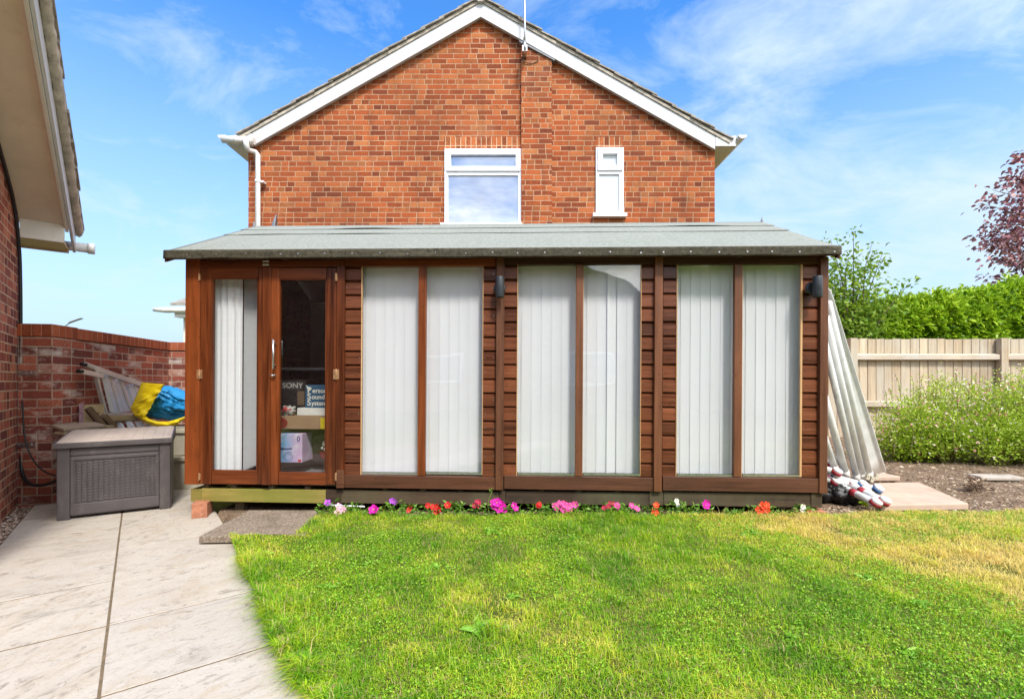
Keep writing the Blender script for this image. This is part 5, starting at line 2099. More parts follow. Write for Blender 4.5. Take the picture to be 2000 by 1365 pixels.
ringp(mb, w * 0.36, h * 0.82, 0.014, 0.024, 0.007)
ringp(mb, -w * 0.02, h * 0.2, 0.04, 0.04, 0.003)
ringp(mb, -w * 0.02, h * 0.2, 0.026, 0.026, 0.002)
mb.prism([(-w * 0.3, -0.0015, h * 0.43), (w * 0.1, -0.0015, h * 0.46), (w * 0.16, -0.0015, h * 0.51), (-w * 0.1, -0.0015, h * 0.49), (-w * 0.3, -0.0015, h * 0.52)], (0, 0.0012, 0))
mb.build("print", navy, t)
mb = MB()
mb.ext(w * 0.36, w * 0.47, -0.0015, 0.001, 0.006, 0.028)
mb.build("red_mark", plain("red_label", (0.6, 0.05, 0.06), 0.5), t)
t, w, h = inside("storage_tub", "olive plastic tub with pale rim under the cardboard carton", "tub", 540, 613, 843, 897, 0.56, 0.3, plain("olive_tub", (0.14, 0.17, 0.035), 0.5, 0.1))
mb = MB()
mb.ext(-w / 2 - 0.01, w / 2 + 0.01, -0.012, 0.31, h - 0.02, h + 0.03)
mb.build("rim", plain("tub_rim", (0.42, 0.40, 0.16), 0.5), t, bevel=0.006)
t, w, h = inside("dark_box", "dark box with red and white pattern at the right edge of the doorway", "box", 611, 645, 850, 900, 0.5, 0.25, plain("dark_print", (0.03, 0.022, 0.02), 0.6))
mb = MB()
mb.blob((0.02, 0, h * 0.68), (0.016, 0.004, 0.022), 0.3, 3, 12, 8, 3.0)
mb.blob((0.005, 0, h * 0.5), (0.012, 0.004, 0.012), 0.3, 3, 12, 8, 7.0)
mb.blob((0.035, 0, h * 0.45), (0.015, 0.004, 0.018), 0.3, 3, 12, 8, 9.0)
mb.build("white_mark", white_ink, t)
mb = MB()
mb.prism([(-0.02, -0.0015, h * 0.36), (0.05, -0.0015, h * 0.4), (0.05, -0.0015, h * 0.12), (0.0, -0.0015, h * 0.1)], (0, 0.001, 0))
mb.build("red_mark", plain("dark_red_print", (0.25, 0.015, 0.02), 0.5), t)
t, w, h = inside("flat_box", "flat white box lying on top of the cardboard carton", "box", 580, 645, 797, 811.5, 0.40, 0.3, plain("white_card", (0.74, 0.73, 0.70), 0.6))
t, w, h = inside("audio_box", "blue box lettered Personal Sound System", "box", 596, 668, 752, 796.5, 0.44, 0.25, plain("blue_box_card", (0.035, 0.10, 0.18), 0.5, 0.15))
for k, s in enumerate(("Personal", "Sound", "System")):
    big, rest = s[0], s[1:]
    zz = h * 0.66 - k * h * 0.275
    text_mesh("lettering", big, h * 0.36, white_ink, t, FR(-w * 0.44, zz), bold=0.0009)
    text_mesh("lettering", rest, h * 0.29, white_ink, t, FR(-w * 0.44 + h * (0.22 if s[0] == 'P' else 0.19), zz), bold=0.0008)
mb = MB()
mb.prism([(-w * 0.48, -0.002, h * 0.99), (-w * 0.36, -0.002, h * 0.86), (-w * 0.4, -0.002, h * 0.7)], (0, 0.001, 0))
mb.build("print", white_ink, t)
t, w, h = inside("stereo_box", "dark box lettered SONY behind the blue sound system box", "box", 540, 597, 742, 796, 0.52, 0.3, plain("black_card", (0.022, 0.018, 0.018), 0.55, 0.2))
mb = MB()
mb.ext(-w * 0.36, w * 0.36, -0.0012, 0.0, h * 0.66, h * 0.95)
mb.build("print", plain("grey_print", (0.06, 0.055, 0.055), 0.5), t)
text_mesh("lettering", "SONY", h * 0.25, plain("pale_print", (0.5, 0.47, 0.44), 0.5), t, FR(-w * 0.30, h * 0.72) @ Matrix.Scale(1.15, 4, (1, 0, 0)), bold=0.0006)
mb = MB()
mb.ext(w * 0.22, w * 0.46, -0.0015, 0.001, h * 0.1, h * 0.6)
mb.build("speaker_print", plain("brown_print", (0.16, 0.11, 0.07), 0.5), t)
# crumpled bag on the carton
q = SL(558, 803, 0.36)
mb = MB()
mb.mat = 0
mb.blob((0, 0, 0), (0.055, 0.05, 0.04), 0.7, 2.6, 20, 14, 4.0)
mb.mat = 1
mb.blob((-0.012, -0.02, 0.008), (0.036, 0.034, 0.026), 0.7, 3.0, 16, 10, 8.0)
bag = mb.build("plastic_bag", [plain("clear_bag", (0.48, 0.45, 0.43), 0.25, 0.2, 30.0), plain("red_bag_content", (0.55, 0.06, 0.05), 0.4)])
bag.location = SMX @ Vector((q.x, 0.42, q.z))
tag(bag, "crumpled clear bag with something red lying on the cardboard carton", "bag")
# shelf on the back wall
q0, q1 = SL(500, 720, 1.2), SL(760, 720, 1.2)
sf = thing("shelf", "white shelf edge inside the summerhouse behind the right door", "shelf", SMX @ Vector((q0.x, 1.2, q0.z)), sh.rotation_euler)
mb = MB()
mb.ext(0, q1.x - q0.x, 0, DEP - 1.2 - 0.03, -0.012, 0.014)
mb.build("board", M['upvc'], sf)
mb = MB()
for xx in (0.1, q1.x - q0.x - 0.1):
    mb.ext(xx - 0.015, xx + 0.015, 0.2, DEP - 1.2 - 0.03, -0.04, -0.0125)
    mb.ext(xx - 0.015, xx + 0.015, DEP - 1.2 - 0.06, DEP - 1.2 - 0.031, -0.25, -0.0405)
mb.build("bracket", M['steel'], sf)

# brick under the corner, brick paver under the right end
def brick_thing(label, c, s, rz, mat):
    mb = MB()
    mb.box((0, 0, s[2] / 2), s)
    o = mb.build("brick", mat, bevel=0.006)
    o.location = c
    o.rotation_euler = (0, 0, rz)
    return tag(o, label, "brick", "loose bricks under the summerhouse")


M['brick_face'] = plain("brick_clay", (0.40, 0.17, 0.10), 0.9, 0.3, 25.0, bump=0.5, bscale=90, dirt=(0.52, 0.40, 0.32), spec=0.15)
p = gr(401, 1003, 0.0)
brick_thing("orange brick standing under the mossy left end of the summerhouse base", (p.x, 3.79, -0.001), (0.105, 0.19, 0.115), R(20), M['brick_face'])
p = at(1585, 1000, 3.62)
brick_thing("flat red brick under the right end of the summerhouse base", (p.x - 0.04, 3.62, 0.055), (0.215, 0.16, 0.042), PHI, M['brick_face'])
p = at(1258, 990, 3.68)
brick_thing("dark brick half hidden under the middle of the summerhouse base", (p.x, 3.74, 0.05), (0.2, 0.1, 0.07), R(5), M['aggregate'])

# paving step in front of the doors
mb = MB()
pts = [gr(388, 1049, 0.05), gr(596, 1046, 0.05), gr(628, 997, 0.05), gr(486, 997, 0.05)]
mb.prism([(p.x, p.y, 0.012) for p in pts], (0, 0, 0.043))
st = mb.build("paving_slab", M['aggregate'], bevel=0.004)
tag(st, "grey brown exposed aggregate slab laid as a step below the doors", "paving slab")
# pinkish slab by the poles
mb = MB()
pts = [gr(1720, 986, 0.11), gr(1892, 983, 0.11), gr(1795, 941, 0.11), gr(1706, 943, 0.11)]
mb.prism([(p.x, p.y, 0.06) for p in pts], (0, 0, 0.05))
tag(mb.build("paving_slab", M['pink_slab'], bevel=0.008), "pinkish sandstone slab lying on the bare soil beside the pole pile", "paving slab")
# smaller stones on the soil
mb = MB()
p = gr(1712, 933, 0.1)
mb.box((0, 0, 0.025), (0.34, 0.2, 0.05), Matrix.Rotation(R(2), 3, 'Y'))
o = mb.build("stone", M['pink_slab'], bevel=0.012)
o.location = (p.x, p.y, 0.085)
o.rotation_euler = (0, 0, R(12))
tag(o, "pale flat stone behind the foot of the leaning plank", "stone")
p = gr(1944, 932, 0.1)
mb = MB()
mb.box((0, 0, 0.02), (0.4, 0.16, 0.04))
o = mb.build("stone", M['sandstone'], bevel=0.012)
o.location = (p.x, p.y, 0.08)
o.rotation_euler = (0, 0, R(-4))
tag(o, "long pale stone lying in front of the flowering shrub", "stone")
# dead clump in the soil
p = gr(1907, 955, 0.09)
mb = MB()
LP, LD = [], []
for k in range(260):
    a = random.uniform(0, 2 * PI)
    r_ = random.uniform(0, 0.07)
    LP.append((math.cos(a) * r_, math.sin(a) * r_, random.uniform(0.0, 0.11)))
    LD.append((math.cos(a), math.sin(a), random.uniform(-0.3, 0.8)))
LP, LD = np.array(LP), np.array(LD)
V, Q, T, rr = leaf_arrays(LP, LD, RNG.uniform(0.02, 0.05, len(LP)), RNG.uniform(0.006, 0.016, len(LP)))
o = np_mesh("dead_plant", V, Q, M['chips'], rnd=rr, tris=T, loc=(p.x, p.y, 0.075))
tag(o, "dried brown plant clump on the bare soil before the shrub", "plant")

# ------------------------------------------------------------------ storage box
bx0_ = gr(110, 1018)
bxa = math.atan2(0.381, 0.597)
sb = thing("storage_box", "dark grey plastic garden storage box with wicker front and paler lid", "storage box", bx0_, (0, 0, bxa))
M['grey_plastic'] = plain("grey_plastic", (0.082, 0.070, 0.072), 0.5, 0.16, 5.0, bump=0.08, bscale=200, dirt=(0.17, 0.15, 0.145))
M['lid_plastic'] = plain("pale_lid_plastic", (0.45, 0.375, 0.315), 0.55, 0.1, 5.0, bump=0.1, bscale=200, dirt=(0.36, 0.3, 0.26))
BW, BD, BH = 0.70, 0.50, 0.555
mb = MB()
mb.ext(0.0, 0.075, 0.0, BD, 0.0, BH)
mb.ext(BW - 0.075, BW, 0.0, BD, 0.0, BH)
mb.ext(0.076, BW - 0.076, 0.012, BD - 0.01, 0.02, BH - 0.002)
body = mb.build("body", M['grey_plastic'], sb, bevel=0.006)
mb = MB()
mb.ext(0.077, BW - 0.077, 0.002, 0.0115, 0.03, 0.115)
mb.ext(0.077, BW - 0.077, 0.002, 0.0115, 0.445, 0.47)
mb.ext(0.077, 0.098, 0.002, 0.0115, 0.116, 0.444)
mb.ext(BW - 0.098, BW - 0.077, 0.002, 0.0115, 0.116, 0.444)
mb.ext(0.077, BW - 0.077, 0.004, 0.0115, 0.485, 0.535)
mb.build("panel_frame", M['grey_plastic'], sb, bevel=0.004)
mb = MB()
nr, ncol = 26, 15
for c in range(ncol):
    for r_ in range(nr):
        x0 = 0.104 + (BW - 0.208) * c / ncol
        wv = (BW - 0.208) / ncol
        z = 0.122 + 0.316 * (r_ + (0.5 if c % 2 else 0.0)) / (nr + 0.5)
        hz_ = 0.316 / (nr + 0.5)

        def cell(u, v, x0=x0, wv=wv, z=z, hz_=hz_):
            return (x0 + wv * (0.02 + 0.96 * u), 0.0115 - 0.0085 * math.sin(PI * u) ** 0.6 * math.sin(PI * v) ** 0.7, z + hz_ * (0.06 + 0.86 * v))
        mb.grid(cell, 4, 3)
mb.build("wicker_panel", M['grey_plastic'], sb)
mb = MB()


def lidtop(u, v):
    x = -0.014 + (BW + 0.028) * u
    y = -0.022 + (BD + 0.03) * v
    zc_ = 0.588 + 0.056 * v ** 0.8 - 0.012 * max(0, (abs(u - 0.5) * 2 - 0.9) / 0.1)
    # shallow plank grooves
    gph = (u * 11) % 1.0
    gv = 0.003 * max(0.0, 1 - min(gph, 1 - gph) / 0.06)
    return (x, y, zc_ - gv - (0.006 if v < 0.02 else 0))


mb.grid(lidtop, 132, 14, smooth=False)
mb.build("lid_top", M['lid_plastic'], sb)
mb = MB()
mb.ext(-0.016, BW + 0.016, -0.024, BD + 0.01, 0.545, 0.580)
mb.prism([(-0.0155, BD + 0.0085, 0.575), (-0.0155, -0.0225, 0.575), (-0.0155, -0.0225, 0.586), (-0.0155, BD + 0.0085, 0.640)], (0.012, 0, 0))
mb.prism([(BW + 0.0155, BD + 0.0085, 0.575), (BW + 0.0155, -0.0225, 0.575), (BW + 0.0155, -0.0225, 0.586), (BW + 0.0155, BD + 0.0085, 0.640)], (-0.012, 0, 0))
mb.ext(-0.016, BW + 0.016, -0.024, -0.016, 0.5805, 0.587)
mb.build("lid", M['grey_plastic'], sb, bevel=0.005)

# ------------------------------------------------------------------ clutter behind the box
def dl(px):
    """depth along the leaning ladder, which runs back along the brick wall"""
    return 4.40 + (px - 155) / 121.0 * 0.75


def lp(px, py, dd=0.0):
    return at(px, py, dl(px) + dd)


ld = thing("stepladder", "upper folded aluminium stepladder with broad treads leaning on the brick wall", "stepladder", lp(205, 805))
LO = lp(205, 805)
rel = lambda p: p - LO
mb = MB()
mb.beam(rel(lp(165, 712)), rel(lp(278, 752)), 0.02, 0.05)
mb.beam(rel(lp(158, 725, -0.05)), rel(lp(202, 735, -0.05)), 0.02, 0.045)
mb.build("stile", M['alu'], ld, bevel=0.004)
mb = MB()
cp = curve([rel(lp(167, 712, -0.03)), rel(lp(185, 722, -0.03)), rel(lp(190, 745, -0.03)), rel(lp(200, 785, -0.03)), rel(lp(206, 806, -0.03))], 6)
for a, b_ in zip(cp, cp[1:]):
    mb.beam(a, b_ + (b_ - a) * 0.1, 0.035, 0.02, (0, -1, 0))
mb.build("stile", M['alu'], ld)
mb = MB()
mb.beam(rel(lp(184, 809, -0.02)), rel(lp(260, 808, -0.02)), 0.03, 0.025)
mb.build("stile", M['alu'], ld, bevel=0.004)
for qd in (((197, 733), (212, 732), (232, 803), (214, 804)), ((217, 743), (232, 740), (254, 801), (234, 803)), ((242, 752), (262, 750), (268, 772), (256, 792))):
    mb = MB()
    mb.prism([rel(lp(x_, y_, 0.02)) for x_, y_ in qd], (0.02, 0.035, -0.012))
    td = mb.build("tread", M['alu_tread'], ld, bevel=0.003)
    mb = MB()
    (xa, ya), (xb, yb) = qd[1], qd[2]
    mb.beam(rel(lp(xa + 1, ya, -0.005)), rel(lp(xb + 1, yb, -0.005)), 0.012, 0.02, (0, -1, 0))
    mb.build("tread_edge", M['alu'], td)
mb = MB()
for px, py in ((164, 712), (157, 725), (186, 808)):
    q = rel(lp(px, py, -0.04))
    mb.tube([q - Vector((0.025, 0, -0.003)), q + Vector((0.02, 0, -0.003))], 0.017, 10)
mb.build("rubber_foot", M['black'], ld)

l2 = thing("stepladder", "lower aluminium stepladder lying behind the storage box lid", "stepladder", at(245, 835, 4.75))
LO2 = at(245, 835, 4.75)
r2 = lambda px, py, d=4.75: at(px, py, d) - LO2
mb = MB()
mb.beam(r2(206, 825, 4.6), r2(270, 818, 4.9), 0.02, 0.03)
mb.build("stile", M['alu'], l2, bevel=0.003)
mb = MB()
mb.beam(r2(208, 829, 4.58), r2(226, 852, 4.55), 0.02, 0.03)
mb.build("stile", M['alu'], l2, bevel=0.003)
for k, xx in enumerate((222, 243, 262, 281)):
    mb = MB()
    mb.prism([r2(xx, 823, 4.66 + k * 0.05), r2(xx + 11, 822, 4.66 + k * 0.05), r2(xx + 27, 850, 4.62 + k * 0.05), r2(xx + 15, 851, 4.62 + k * 0.05)], (0, 0.03, -0.01))
    mb.build("tread", M['alu_tread'], l2, bevel=0.003)

# scrap timber
def plank(label, a, b_, w, h, mat, up=(0, 0, 1)):
    a, b_ = Vector(a), Vector(b_)
    L = (b_ - a).length
    d = (b_ - a).normalized()
    z = Vector(up)
    y = z.cross(d).normalized()
    z = d.cross(y)
    mb = MB()
    # slightly ragged board
    n = 10
    for i in range(n):
        x0, x1 = L * i / n, L * (i + 1) / n
        mb.box(((x0 + x1) / 2, 0, 0), (x1 - x0 + 0.0005, w * random.uniform(0.95, 1.03), h), rnd=(i == 0))
    o = mb.build("timber_board", mat)
    o.matrix_world = Matrix.Translation(a) @ Matrix((d, y, z)).transposed().to_4x4()
    return tag(o, label, "timber board", "scrap timber behind the storage box")


plank("split grey brown board lying level behind the left of the box lid", at(112, 836, 4.10), at(196, 829, 4.42), 0.16, 0.02, M['grey_board'], (0.1, -0.35, 1))
plank("pale board slanting just above the box lid", at(116, 846, 4.08), at(215, 832, 4.5), 0.10, 0.018, M['ply'], (0.0, -0.3, 1))
plank("dark timber with a notch slanting down under the upper stepladder", at(172, 797, 4.40), at(206, 838, 4.52), 0.05, 0.05, M['old_timber'])
plank("short dark timber crossing under the upper stepladder", at(200, 812, 4.5), at(222, 834, 4.6), 0.06, 0.05, M['old_timber'])
plank("long brown timber lying under the upper stepladder", at(205, 818, 4.55), at(300, 812, 5.0), 0.08, 0.05, M['ply'])
# plywood sheet leaning on the wall, red white tape on its edge
ply = thing("plywood_sheet", "yellowish plywood offcut with purple speckled edge leaning on the brick wall", "plywood", at(178, 815, 4.47))
o0 = at(178, 815, 4.47)
mb = MB()
mb.prism([at(160, 791, 4.44) - o0, at(200, 789, 4.62) - o0, at(206, 900, 4.62) - o0, at(160, 900, 4.44) - o0], (0.006, 0.012, 0))
mb.build("sheet", M['ply'], ply)
mb = MB()
mb.prism([at(154.5, 788, 4.425) - o0, at(159.8, 787, 4.435) - o0, at(159.8, 830, 4.435) - o0, at(154.5, 830, 4.425) - o0], (0.004, 0.014, 0))
mb.build("edge_strip", plain("speckled_strip", (0.36, 0.22, 0.27), 0.8, 0.6, 90.0), ply)

# pale tubs stacked beside the summerhouse
M['tub'] = plain("pale_tub_plastic", (0.50, 0.46, 0.36), 0.6, 0.12, 5.0, dirt=(0.30, 0.27, 0.2))
for k, (z0, z1, lb) in enumerate(((0.0, 0.33, "lower dirty cream plastic tub of the pair between storage box and summerhouse"), (0.335, 0.60, "upper dirty cream plastic tub of the pair, the blue and yellow tarpaulin above it"))):
    tb = thing("plastic_tub", lb, "tub", (-3.24, 4.9, z0), (0, 0, R(6)), "pale tubs stacked behind the box")
    h = z1 - z0
    mb = MB()
    a, b_ = 0.40, 0.36
    mb.prism([(-b_, -0.22, 0), (b_, -0.22, 0), (b_, 0.22, 0), (-b_, 0.22, 0)], (0, 0, 0.01))
    bsz = [(-a, -0.25, h - 0.05), (a, -0.25, h - 0.05), (a, 0.25, h - 0.05), (-a, 0.25, h - 0.05)]
    lo = [(-b_, -0.22, 0), (b_, -0.22, 0), (b_, 0.22, 0), (-b_, 0.22, 0)]
    for i in range(4):
        j = (i + 1) % 4
        b0 = len(mb.v)
        mb.v += [Vector(lo[i]), Vector(lo[j]), Vector(bsz[j]), Vector(bsz[i])]
        mb.face((b0, b0 + 1, b0 + 2, b0 + 3))
    mb.build("body", M['tub'], tb)
    mb = MB()
    mb.ext(-a - 0.02, a + 0.02, -0.27, 0.27, h - 0.05, h - 0.005)
    mb.build("rim", M['tub'], tb, bevel=0.008)

# yellow and blue tarpaulin bundle
TO = at(310, 800, 4.9)
tp = thing("tarpaulin", "crumpled yellow and blue tarpaulin bundle draped over tub and ladder", "tarpaulin", TO)
M['blue_tarp'] = plain("blue_tarp", (0.02, 0.27, 0.62), 0.45, 0.15, 4.0, spec=0.4)
M['yellow_tarp'] = plain("yellow_tarp", (0.92, 0.70, 0.01), 0.5, 0.08, 4.0, spec=0.4)
mb = MB()
bl_top = [(318, 752), (334, 752), (350, 758), (372, 768), (400, 775), (430, 790)]
bl_bot = [(284, 806), (300, 818), (330, 822), (362, 815), (400, 815), (430, 818)]


def lerp_poly(P, t):
    x = t * (len(P) - 1)
    i = min(len(P) - 2, int(x))
    f = x - i
    return (P[i][0] + (P[i + 1][0] - P[i][0]) * f, P[i][1] + (P[i + 1][1] - P[i][1]) * f)


def bluef(u, v):
    a, b_ = lerp_poly(bl_top, u), lerp_poly(bl_bot, u)
    ang = v * 2 * PI
    t = 0.5 - 0.5 * math.cos(ang)
    px, py = a[0] + (b_[0] - a[0]) * t, a[1] + (b_[1] - a[1]) * t
    dd = -math.sin(ang) * 0.17
    n_ = 0.022 * mnoise.noise(Vector((u * 5, t * 4, 1.0))) - 0.05 * (0.3 - abs(mnoise.noise(Vector((u * 3.2 + t * 2.2, t * 9 - u * 4, 1.0))))) - 0.028 * (0.3 - abs(mnoise.noise(Vector((u * 7 - t * 5, t * 15 + u * 6, 4.0)))))
    return at(px, py, 4.95 + dd + n_) - TO + Vector((0, 0, n_ * 0.5))


mb.grid(bluef, 90, 90)
mb.build("blue_sheet", M['blue_tarp'], tp)
mb = MB()
yo = [(276, 747), (268, 768), (261, 785), (254, 797), (262, 812), (280, 824), (300, 832), (325, 836), (345, 830), (362, 817)]
yi = [(322, 751), (312, 766), (303, 780), (294, 796), (284, 812), (292, 818), (308, 823), (330, 823), (346, 818), (362, 813)]


def yelf(u, v):
    a, b_ = lerp_poly(yo, u), lerp_poly(yi, u)
    n_ = 0.02 * mnoise.noise(Vector((u * 8, v * 2.2, 6.0))) + 0.03 * (0.3 - abs(mnoise.noise(Vector((u * 13 + v * 2, v * 3, 2.0)))))
    px, py = a[0] + (b_[0] - a[0]) * v, a[1] + (b_[1] - a[1]) * v
    return at(px, py, 4.66 + 0.05 * math.sin(v * PI) * -1 + n_ + 0.1 * (1 - v) * (1 - u)) - TO


mb.grid(yelf, 90, 16)
ye = mb.build("yellow_sheet", M['yellow_tarp'], tp)
sm = ye.modifiers.new("thick", 'SOLIDIFY')
sm.thickness = 0.004

# ------------------------------------------------------------------ poles leaning on the summerhouse's right side
def lean(name, label, foot, top, rad, cat, ext=1.0, group=None):
    f, t_ = Vector(foot), Vector(top)
    t_ = f + (t_ - f) * ext
    o = thing(name, label, cat, f, group=group)
    mb = MB()
    mb.tube([Vector((0, 0, 0)), t_ - f], rad, 14)
    mb.build("tube", M['grey_pole'], o)
    mb = MB()
    d = (t_ - f).normalized()
    mb.tube([-d * 0.03, d * 0.035], rad * 1.1, 12)
    mb.build("end_fitting", M['old_white'], o)
    return o


gname = "grey poles leaning on the summerhouse"
for (fx, fy, fd), (tx, ty, td), rr_, lb in (
        ((1698, 927, 4.27), (1617, 590, 3.74), 0.027, "pale grey pole leaning right beside the broad flat plank"),
        ((1685, 930, 4.25), (1612, 618, 3.76), 0.027, "second pale grey pole from the broad flat plank"),
        ((1673, 932, 4.22), (1607, 655, 3.78), 0.025, "third pale grey pole from the broad flat plank, last before the gap"),
        ((1652, 925, 4.14), (1599, 735, 3.81), 0.027, "pale grey pole just left of the gap between the poles"),
        ((1631, 917, 4.08), (1592, 800, 3.84), 0.026, "shortest pale grey pole close against the corner post")):
    lean("metal_pole", lb, at(fx, fy, fd), at(tx, ty, td), rr_, "pole", 1.0, gname)
lean("metal_rod", "thin dark rod low behind the corner post among the leaning poles", at(1652, 928, 4.4), at(1606, 850, 4.1), 0.010, "rod", 1.0, gname)
# broad ribbed panel
PF, PT = at(1716, 926, 4.35), at(1604, 560, 3.76)
pl_ = thing("metal_plank", "broad flat pale grey plank leaning outermost at the summerhouse's right end", "plank", PF)
d = (PT - PF)
LL = d.length
d.normalize()
xx = Vector((1, 0.15, 0)) - d * Vector((1, 0.15, 0)).dot(d)
xx.normalize()
nn = d.cross(xx)
nn = -nn if nn.y > 0 else nn
mb = MB()


def ribs(u, v):
    w = 0.15 - 0.02 * v
    x = (u - 0.5) * w
    rib = (0.018 * math.sin((u - 0.80) / 0.20 * PI) if u > 0.80 else 0) + (0.012 * math.sin(u / 0.15 * PI) if u < 0.15 else 0)
    top_cut = 0.06 * u if v > 0.99 else 0
    return d * (LL * v - top_cut) + xx * x + nn * rib


mb.grid(ribs, 64, 12)
po = mb.build("sheet", M['grey_pole'], pl_)
sm = po.modifiers.new("thick", 'SOLIDIFY')
sm.thickness = 0.012
mb = MB()
for px, py in ((1694, 931), (1702, 936), (1711, 930)):
    q = at(px, py, 4.2) - PF
    mb.box(q, (0.028, 0.03, 0.05), Matrix.Rotation(R(18), 3, 'Y'))
    mb.tube([q + Vector((0, -0.016, 0.01)), q + Vector((0, -0.02, 0.01))], 0.006, 8)
mb.build("hinge_fitting", M['tub'], pl_, bevel=0.003)

# bundle of banded tubes on the ground, their ends towards the lawn
M['tape_red'] = plain("red_tape", (0.36, 0.03, 0.045), 0.5, 0.4, 40.0)
M['tape_blue'] = plain("blue_tape", (0.035, 0.13, 0.33), 0.5, 0.4, 40.0)
M['tape_white'] = plain("white_tape", (0.58, 0.56, 0.55), 0.55, 0.18, 40.0, dirt=(0.25, 0.21, 0.18))
bund = [
    ((1634, 922), 'r', 3.98, 'red banded tube end at the top of the pile by the corner post'),
    ((1622, 908), 'r', 4.10, 'red banded tube just behind the corner post, highest of the pile'),
    ((1667, 950), 'r', 3.95, 'red banded tube across the middle of the pile above the black net'),
    ((1632, 941), 'r', 3.98, 'red banded tube resting on the black net beside the corner post'),
    ((1672, 964), 'r', 3.90, 'red banded tube end just above the black net bundle'),
    ((1685, 947), 'b', 3.96, 'blue banded tube end, uppermost of the blue ones'),
    ((1690, 958), 'b', 3.92, 'blue banded tube end, second from the top of the pile'),
    ((1700, 968), 'b', 3.88, 'blue banded tube end just above the lowest red ones'),
    ((1714, 955), 'b', 4.02, 'blue banded tube end farthest right beside the pink slab'),
    ((1710, 982), 'r', 3.64, 'lowest red banded tube end beside the green leaf'),
    ((1727, 979), 'r', 3.65, 'red banded tube end nearest the pink slab corner'),
]
for (px, py), ccol, dep, lb in bund:
    e = at(px, py, dep)
    bd = Vector((-0.62, 0.72, 0.16 if py < 955 else 0.06)).normalized() if dep > 3.7 else Vector((-0.12, 0.98, 0.16)).normalized()
    o = thing("banded_tube", lb, "tube", e, group="banded tubes piled at the summerhouse corner")
    Lb = 0.9
    r_ = 0.027
    ax = Vector((0.28 + random.uniform(-0.1, 0.1), -0.5 + random.uniform(-0.12, 0.12), 0.82)).normalized()
    mb = MB()
    mb.tube([Vector((0, 0, 0)), bd * 0.12, bd * Lb], r_, 16)
    mb.build("tube", M['grey_pole'], o)
    mb = MB()
    R_ = 0.040
    mb.tube([-ax * 0.024, -ax * 0.022, ax * 0.024, ax * 0.028], [R_ * 0.93, R_, R_, R_ * 0.9], 22)
    mb.tube([ax * 0.0275, ax * 0.031], [R_ * 0.45, R_ * 0.4], 18)
    mb.build("end_cap", M['tape_white'], o, bevel=0.002)
    mb = MB()
    mb.tube([-ax * 0.015, ax * 0.013], R_ * 1.03, 22)
    mb.build("colour_band", M['tape_red'] if ccol == 'r' else M['tape_blue'], o)
    mb = MB()
    mb.tube([bd * 0.17, bd * 0.225], r_ * 1.07, 18)
    mb.build("tape_band", M['tape_red'] if ccol == 'r' else M['tape_blue'], o)
# black net bundle under the tubes
NO = at(1640, 985, 3.95)
net = thing("net_bundle", "knotted black net bundle on the soil under the banded tubes", "net", (NO.x, NO.y, 0.07))
mb = MB()
for (cx, cy, cz, ra) in ((0.0, 0.0, 0.05, 0.10), (0.10, -0.02, 0.03, 0.07), (-0.10, 0.05, 0.05, 0.09)):
    mb.blob((cx, cy, cz), (ra, ra * 0.9, ra * 0.75), 0.4, 3.0, 20, 12, cx * 9)
mb.build("core", M['black'], net)
mb = MB()
for k in range(120):
    a = random.uniform(0, 2 * PI)
    el = random.uniform(0, PI / 2)
    bc = random.choice(((0.0, 0.0, 0.05, 0.105), (0.10, -0.02, 0.03, 0.078), (-0.10, 0.05, 0.05, 0.095)))
    p = Vector((bc[0] + math.cos(a) * math.cos(el) * bc[3], bc[1] + math.sin(a) * math.cos(el) * bc[3] * 0.9, bc[2] + math.sin(el) * bc[3] * 0.75))
    s_ = random.uniform(0.010, 0.017)
    mb.rnd()
    mb.blob(p, (s_, s_, s_), 0.2, 3, 8, 6, k)
mb.build("knot", plain("black_net", (0.045, 0.04, 0.036), 0.35, 0.3, 60.0), net)

# white rod lying in the bed
mb = MB()
mb.tube([at(642, 986, 3.70), at(712, 989, 3.66)], 0.006, 8)
tag(mb.build("rod", M['upvc']), "thin white rod lying in the soil below the summerhouse base", "rod")

# ------------------------------------------------------------------ bedding flowers
PET = {
    'violet': petal("violet_petal", (0.40, 0.07, 0.60)), 'pale': petal("pale_pink_petal", (0.80, 0.45, 0.60)),
    'magenta': petal("magenta_petal", (0.62, 0.012, 0.36)), 'red': petal("red_petal", (0.62, 0.012, 0.02)),
    'pink': petal("pink_petal", (0.80, 0.10, 0.38)), 'orange': petal("orange_red_petal", (0.80, 0.07, 0.02)),
    'white': petal("white_petal", (0.80, 0.78, 0.70)), 'crimson': petal("crimson_petal", (0.45, 0.01, 0.07)),
}
eye = plain("flower_eye", (0.75, 0.6, 0.1), 0.6)


def bloom(name, c, r_, mat, par, face=None):
    """five broad overlapping petals round an eye, a little cupped"""
    face = (face or Vector((random.uniform(-0.5, 0.5), -1.0, random.uniform(0.2, 0.9)))).normalized()
    q = face.to_track_quat('Z', 'Y').to_matrix()
    mb = MB()
    rot = random.uniform(0, PI)
    for k in range(5):
        a0 = rot + 2 * PI * k / 5
        mb.rnd()

        def pf(u, v, a0=a0):
            w = (0.35 + 0.75 * v) if v < 0.8 else 0.95 * math.sqrt(max(0.12, 1 - ((v - 0.8) / 0.22) ** 2))
            a = a0 + (u - 0.5) * 1.35 * w
            rr_ = r_ * (0.08 + 0.92 * v)
            return q @ Vector((rr_ * math.cos(a), rr_ * math.sin(a), r_ * (0.28 * v ** 2 + 0.06 * math.sin(u * 9)))) + c
        mb.grid(pf, 4, 4)
    mb.mat = 1
    mb.blob(c + q @ Vector((0, 0, r_ * 0.05)), (r_ * 0.12,) * 3, 0.1, 1, 6, 4)
    return mb.build(name, [mat, eye], par)


